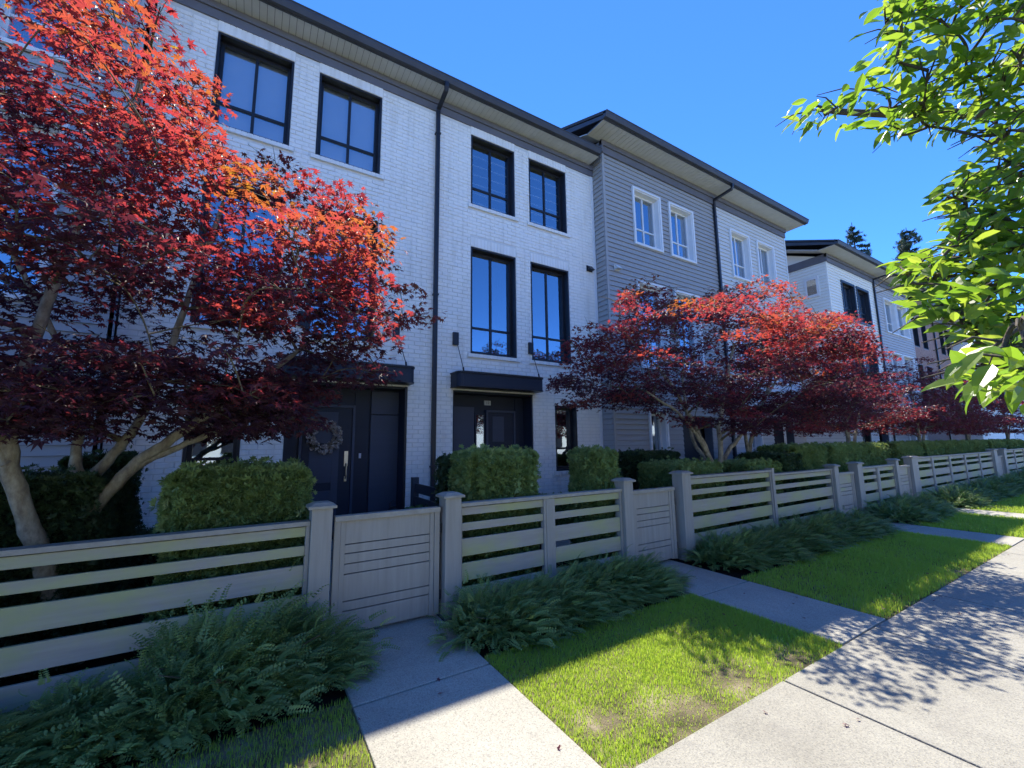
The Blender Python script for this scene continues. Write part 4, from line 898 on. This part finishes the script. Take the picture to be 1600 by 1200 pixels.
def hedge(x0, x1, y0, y1, z1, label, seed, dens=9000, size=1.35, mtl='hedge_leaf', z0=0.0, grp='clipped hedges behind the fence'):
    if y0 <= 4.31: x0, x1, y0 = x0*.958, x1*.958, 4.12
    T = thing('hedge', label, 'hedge', ((x0+x1)/2, (y0+y1)/2, z0), grp); dx, dy, dz = x1-x0, y1-y0, z1-z0
    link('foliage', hedge_mesh(seed, dx, dy, dz, dens, size, mtl), T, kind='stuff')
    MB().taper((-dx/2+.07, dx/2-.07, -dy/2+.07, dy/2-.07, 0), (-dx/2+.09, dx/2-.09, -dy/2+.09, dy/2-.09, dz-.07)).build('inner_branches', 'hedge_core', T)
hedge(-.54, .42, 4.3, 4.8, 1.38, 'clipped hedge left of the near gate below the big maple', 71, 8000)
hedge(2.12, 2.97, 4.30, 4.68, 1.47, 'light green box hedge behind the left panel of the two panel fence', 72, 9000)
hedge(3.88, 4.32, 4.25, 4.6, 1.46, 'small square light green hedge before the narrow ground floor window', 73, 9000)
hedge(-2.9, -1.05, 4.55, 5.2, 1.36, 'dark green hedge behind the pale maple trunks', 74, 7000, 1.0, 'yew_leaf')
hedge(-1.45, -1.02, 5.3, 5.9, 1.5, 'narrow dark hedge against the white brick, behind the maple trunks', 75, 5000, 1.0, 'yew_leaf')
hedge(2.02, 2.4, 4.75, 5.15, 1.42, 'small dark hedge block tucked left of the light green hedge', 76, 5000, 1.0, 'yew_leaf')
hedge(2.0, 4.9, 5.9, 6.4, .62, 'low green planting along the foot of the white brick wall', 77, 2500, 1.4)
hedge(-1.5, .3, 6.2, 6.6, .62, 'low dark planting along the brick wall behind the near fence', 78, 2000, 1.4, 'yew_leaf')
hedge(5.6, 6.6, 5.0, 5.6, 1.38, 'dark hedge block behind the second gate', 79, 3000, 1.2, 'yew_leaf')
hedge(5.65, 6.75, 4.3, 4.9, 1.22, 'loose green bush behind the left end of the algae stained fence', 80, 5000, 1.3)
hedge(7.5, 8.6, 4.3, 4.9, 1.18, 'loose green bush right of the second maple trunk', 81, 4500, 1.3)
hedge(8.65, 9.45, 4.3, 4.9, 1.3, 'reddish green bush before the third gate', 82, 4000, 1.3, 'yew_leaf')
hx = [(9.6, 11.0), (11.3, 13.2), (13.35, 14.6), (15.2, 17.2), (17.5, 19.2), (19.4, 20.6), (20.8, 22.5), (22.8, 24.5), (25, 27.5), (28, 31)]
hl = ['dark green square hedge above the third gate', 'long square hedge behind the short fence', 'square hedge right of the long square hedge, before the gap', 'sunlit topped hedge behind the long many panelled fence', 'dark hedge second along the many panelled fence', 'narrow dark hedge third along the many panelled fence', 'dark hedge near the end of the many panelled fence', 'dark hedge beyond the fifth gate', 'farther dark hedge beyond the fifth gate', 'farthest dark hedge by the right edge']
for i, (a, b) in enumerate(hx): hedge(a, b, 4.5, 5.2, 1.42, hl[i], 90+i, 2200, 1.8)
# ---------------------------------------------------------------- firs behind the row
def fir(x, y, h, seed, label, wd=.26):
    rng = np.random.default_rng(seed); T = thing('fir_tree', label, 'fir tree', (x, y, 0), 'dark firs rising behind the roofs')
    MB().tube([(0, 0, 0), (.1, 0, h*.5), (0, .05, h)], [.28, .16, .02], 7).build('trunk', 'bark_dark', T, smooth=True)
    br = MB(); P = []; D = []
    z = h*.25
    while z < h-.3:
        L = (h-z)*wd*rng.uniform(.55, 1.15)+.25
        for _ in range(4):
            a = rng.uniform(0, 6.28); l = L*rng.uniform(.6, 1.1); e = np.array([math.cos(a)*l, math.sin(a)*l, -.18*l]); m_ = np.array([math.cos(a)*l*.5, math.sin(a)*l*.5, .04*l])
            Q = bez((0, 0, z), m_+(0, 0, z), e+(0, 0, z), 5); br.tube(Q, np.linspace(.035, .01, 5), 3)
            for t in rng.uniform(.15, 1, int(8+l*18)):
                P.append(Q[0]*(1-t)+Q[-1]*t+rng.normal(0, .09, 3)*[1, 1, .5]); D.append((math.cos(a)+rng.normal(0, .7), math.sin(a)+rng.normal(0, .7), rng.normal(-.15, .25)))
        z += rng.uniform(.22, .42)
    br.build('branches', 'bark_dark', T); P = np.array(P); D = np.array(D); D /= np.linalg.norm(D, axis=1)[:, None]; n = len(P)
    nn = np.array([0, 0, 1.])+rng.normal(0, .5, (n, 3)); nn -= (nn*D).sum(1)[:, None]*D; nn /= np.linalg.norm(nn, axis=1)[:, None]
    A = np.stack([np.cross(D, nn), D, nn], 2)*(rng.uniform(3.5, 8, n))[:, None, None]
    MB().inst(sprV, sprF, A, P, np.clip(rng.normal(.4, .25, n), .01, 1)).build('crown', 'fir', T, kind='stuff')
fir(40, 12.6, 18.9, 1, 'slender dark fir just right of the pale gabled roof'); fir(46, 10.9, 19.3, 2, 'broad dark fir right of the slender one', .42); fir(48.5, 11.8, 19.6, 3, 'second crown of the broad firs over the roofs', .38)
fir(55, 11, 19, 4, 'dark fir half hidden behind the green leaves'); fir(62, 10, 20, 5, 'farthest dark fir behind the green leaves')

# ---------------------------------------------------------------- across the street: unseen houses added for window reflections and bounced light
for i, (x, lab) in enumerate(((-32, 'unseen pale townhouse added across the street, farthest left'), (-14, 'unseen pale townhouse added across the street, opposite the near maple'), (4, 'unseen pale townhouse added across the street, opposite the white brick house'), (22, 'unseen pale townhouse added across the street, opposite the grey siding houses'), (40, 'unseen pale townhouse added across the street, farthest right'))):
    T = thing('townhouse', lab, 'townhouse'); MB().box(x, x+17, -33, -24, -.02, 8).build('wall', 'siding_pale' if i != 2 else 'siding_mid', T)
    MB().profx(x-.5, x+17.5, [(-33.5, 8.0), (-23.5, 8.0), (-23.5, 8.2), (-28.5, 10.2), (-33.5, 8.2)]).build('roof', 'roofing', T)
    for k in range(7):
        for z in (1.0, 3.6, 6.2): box('window', 'black_metal', (x+.9+2.2*k, x+2.1+2.2*k, -24.0, -23.96, z, z+1.4), T)
# a few fallen leaves
k = 70; fx = RNG.uniform(-.6, 9.5, k); fy_ = RNG.uniform(.4, 3.0, k); t = RNG.uniform(.02, .5, k)
MB().inst(ML5, MF5, frames(k, 1.0, .25)*RNG.uniform(.03, .06, k)[:, None, None], np.stack([fx, fy_, np.where((fy_ < 1.68) | ((fx > .62) & (fx < 1.57)) | ((fx > 4.06) & (fx < 4.94)), .012, .035)], 1), t).build('fallen_leaves', 'maple_dark', kind='stuff')
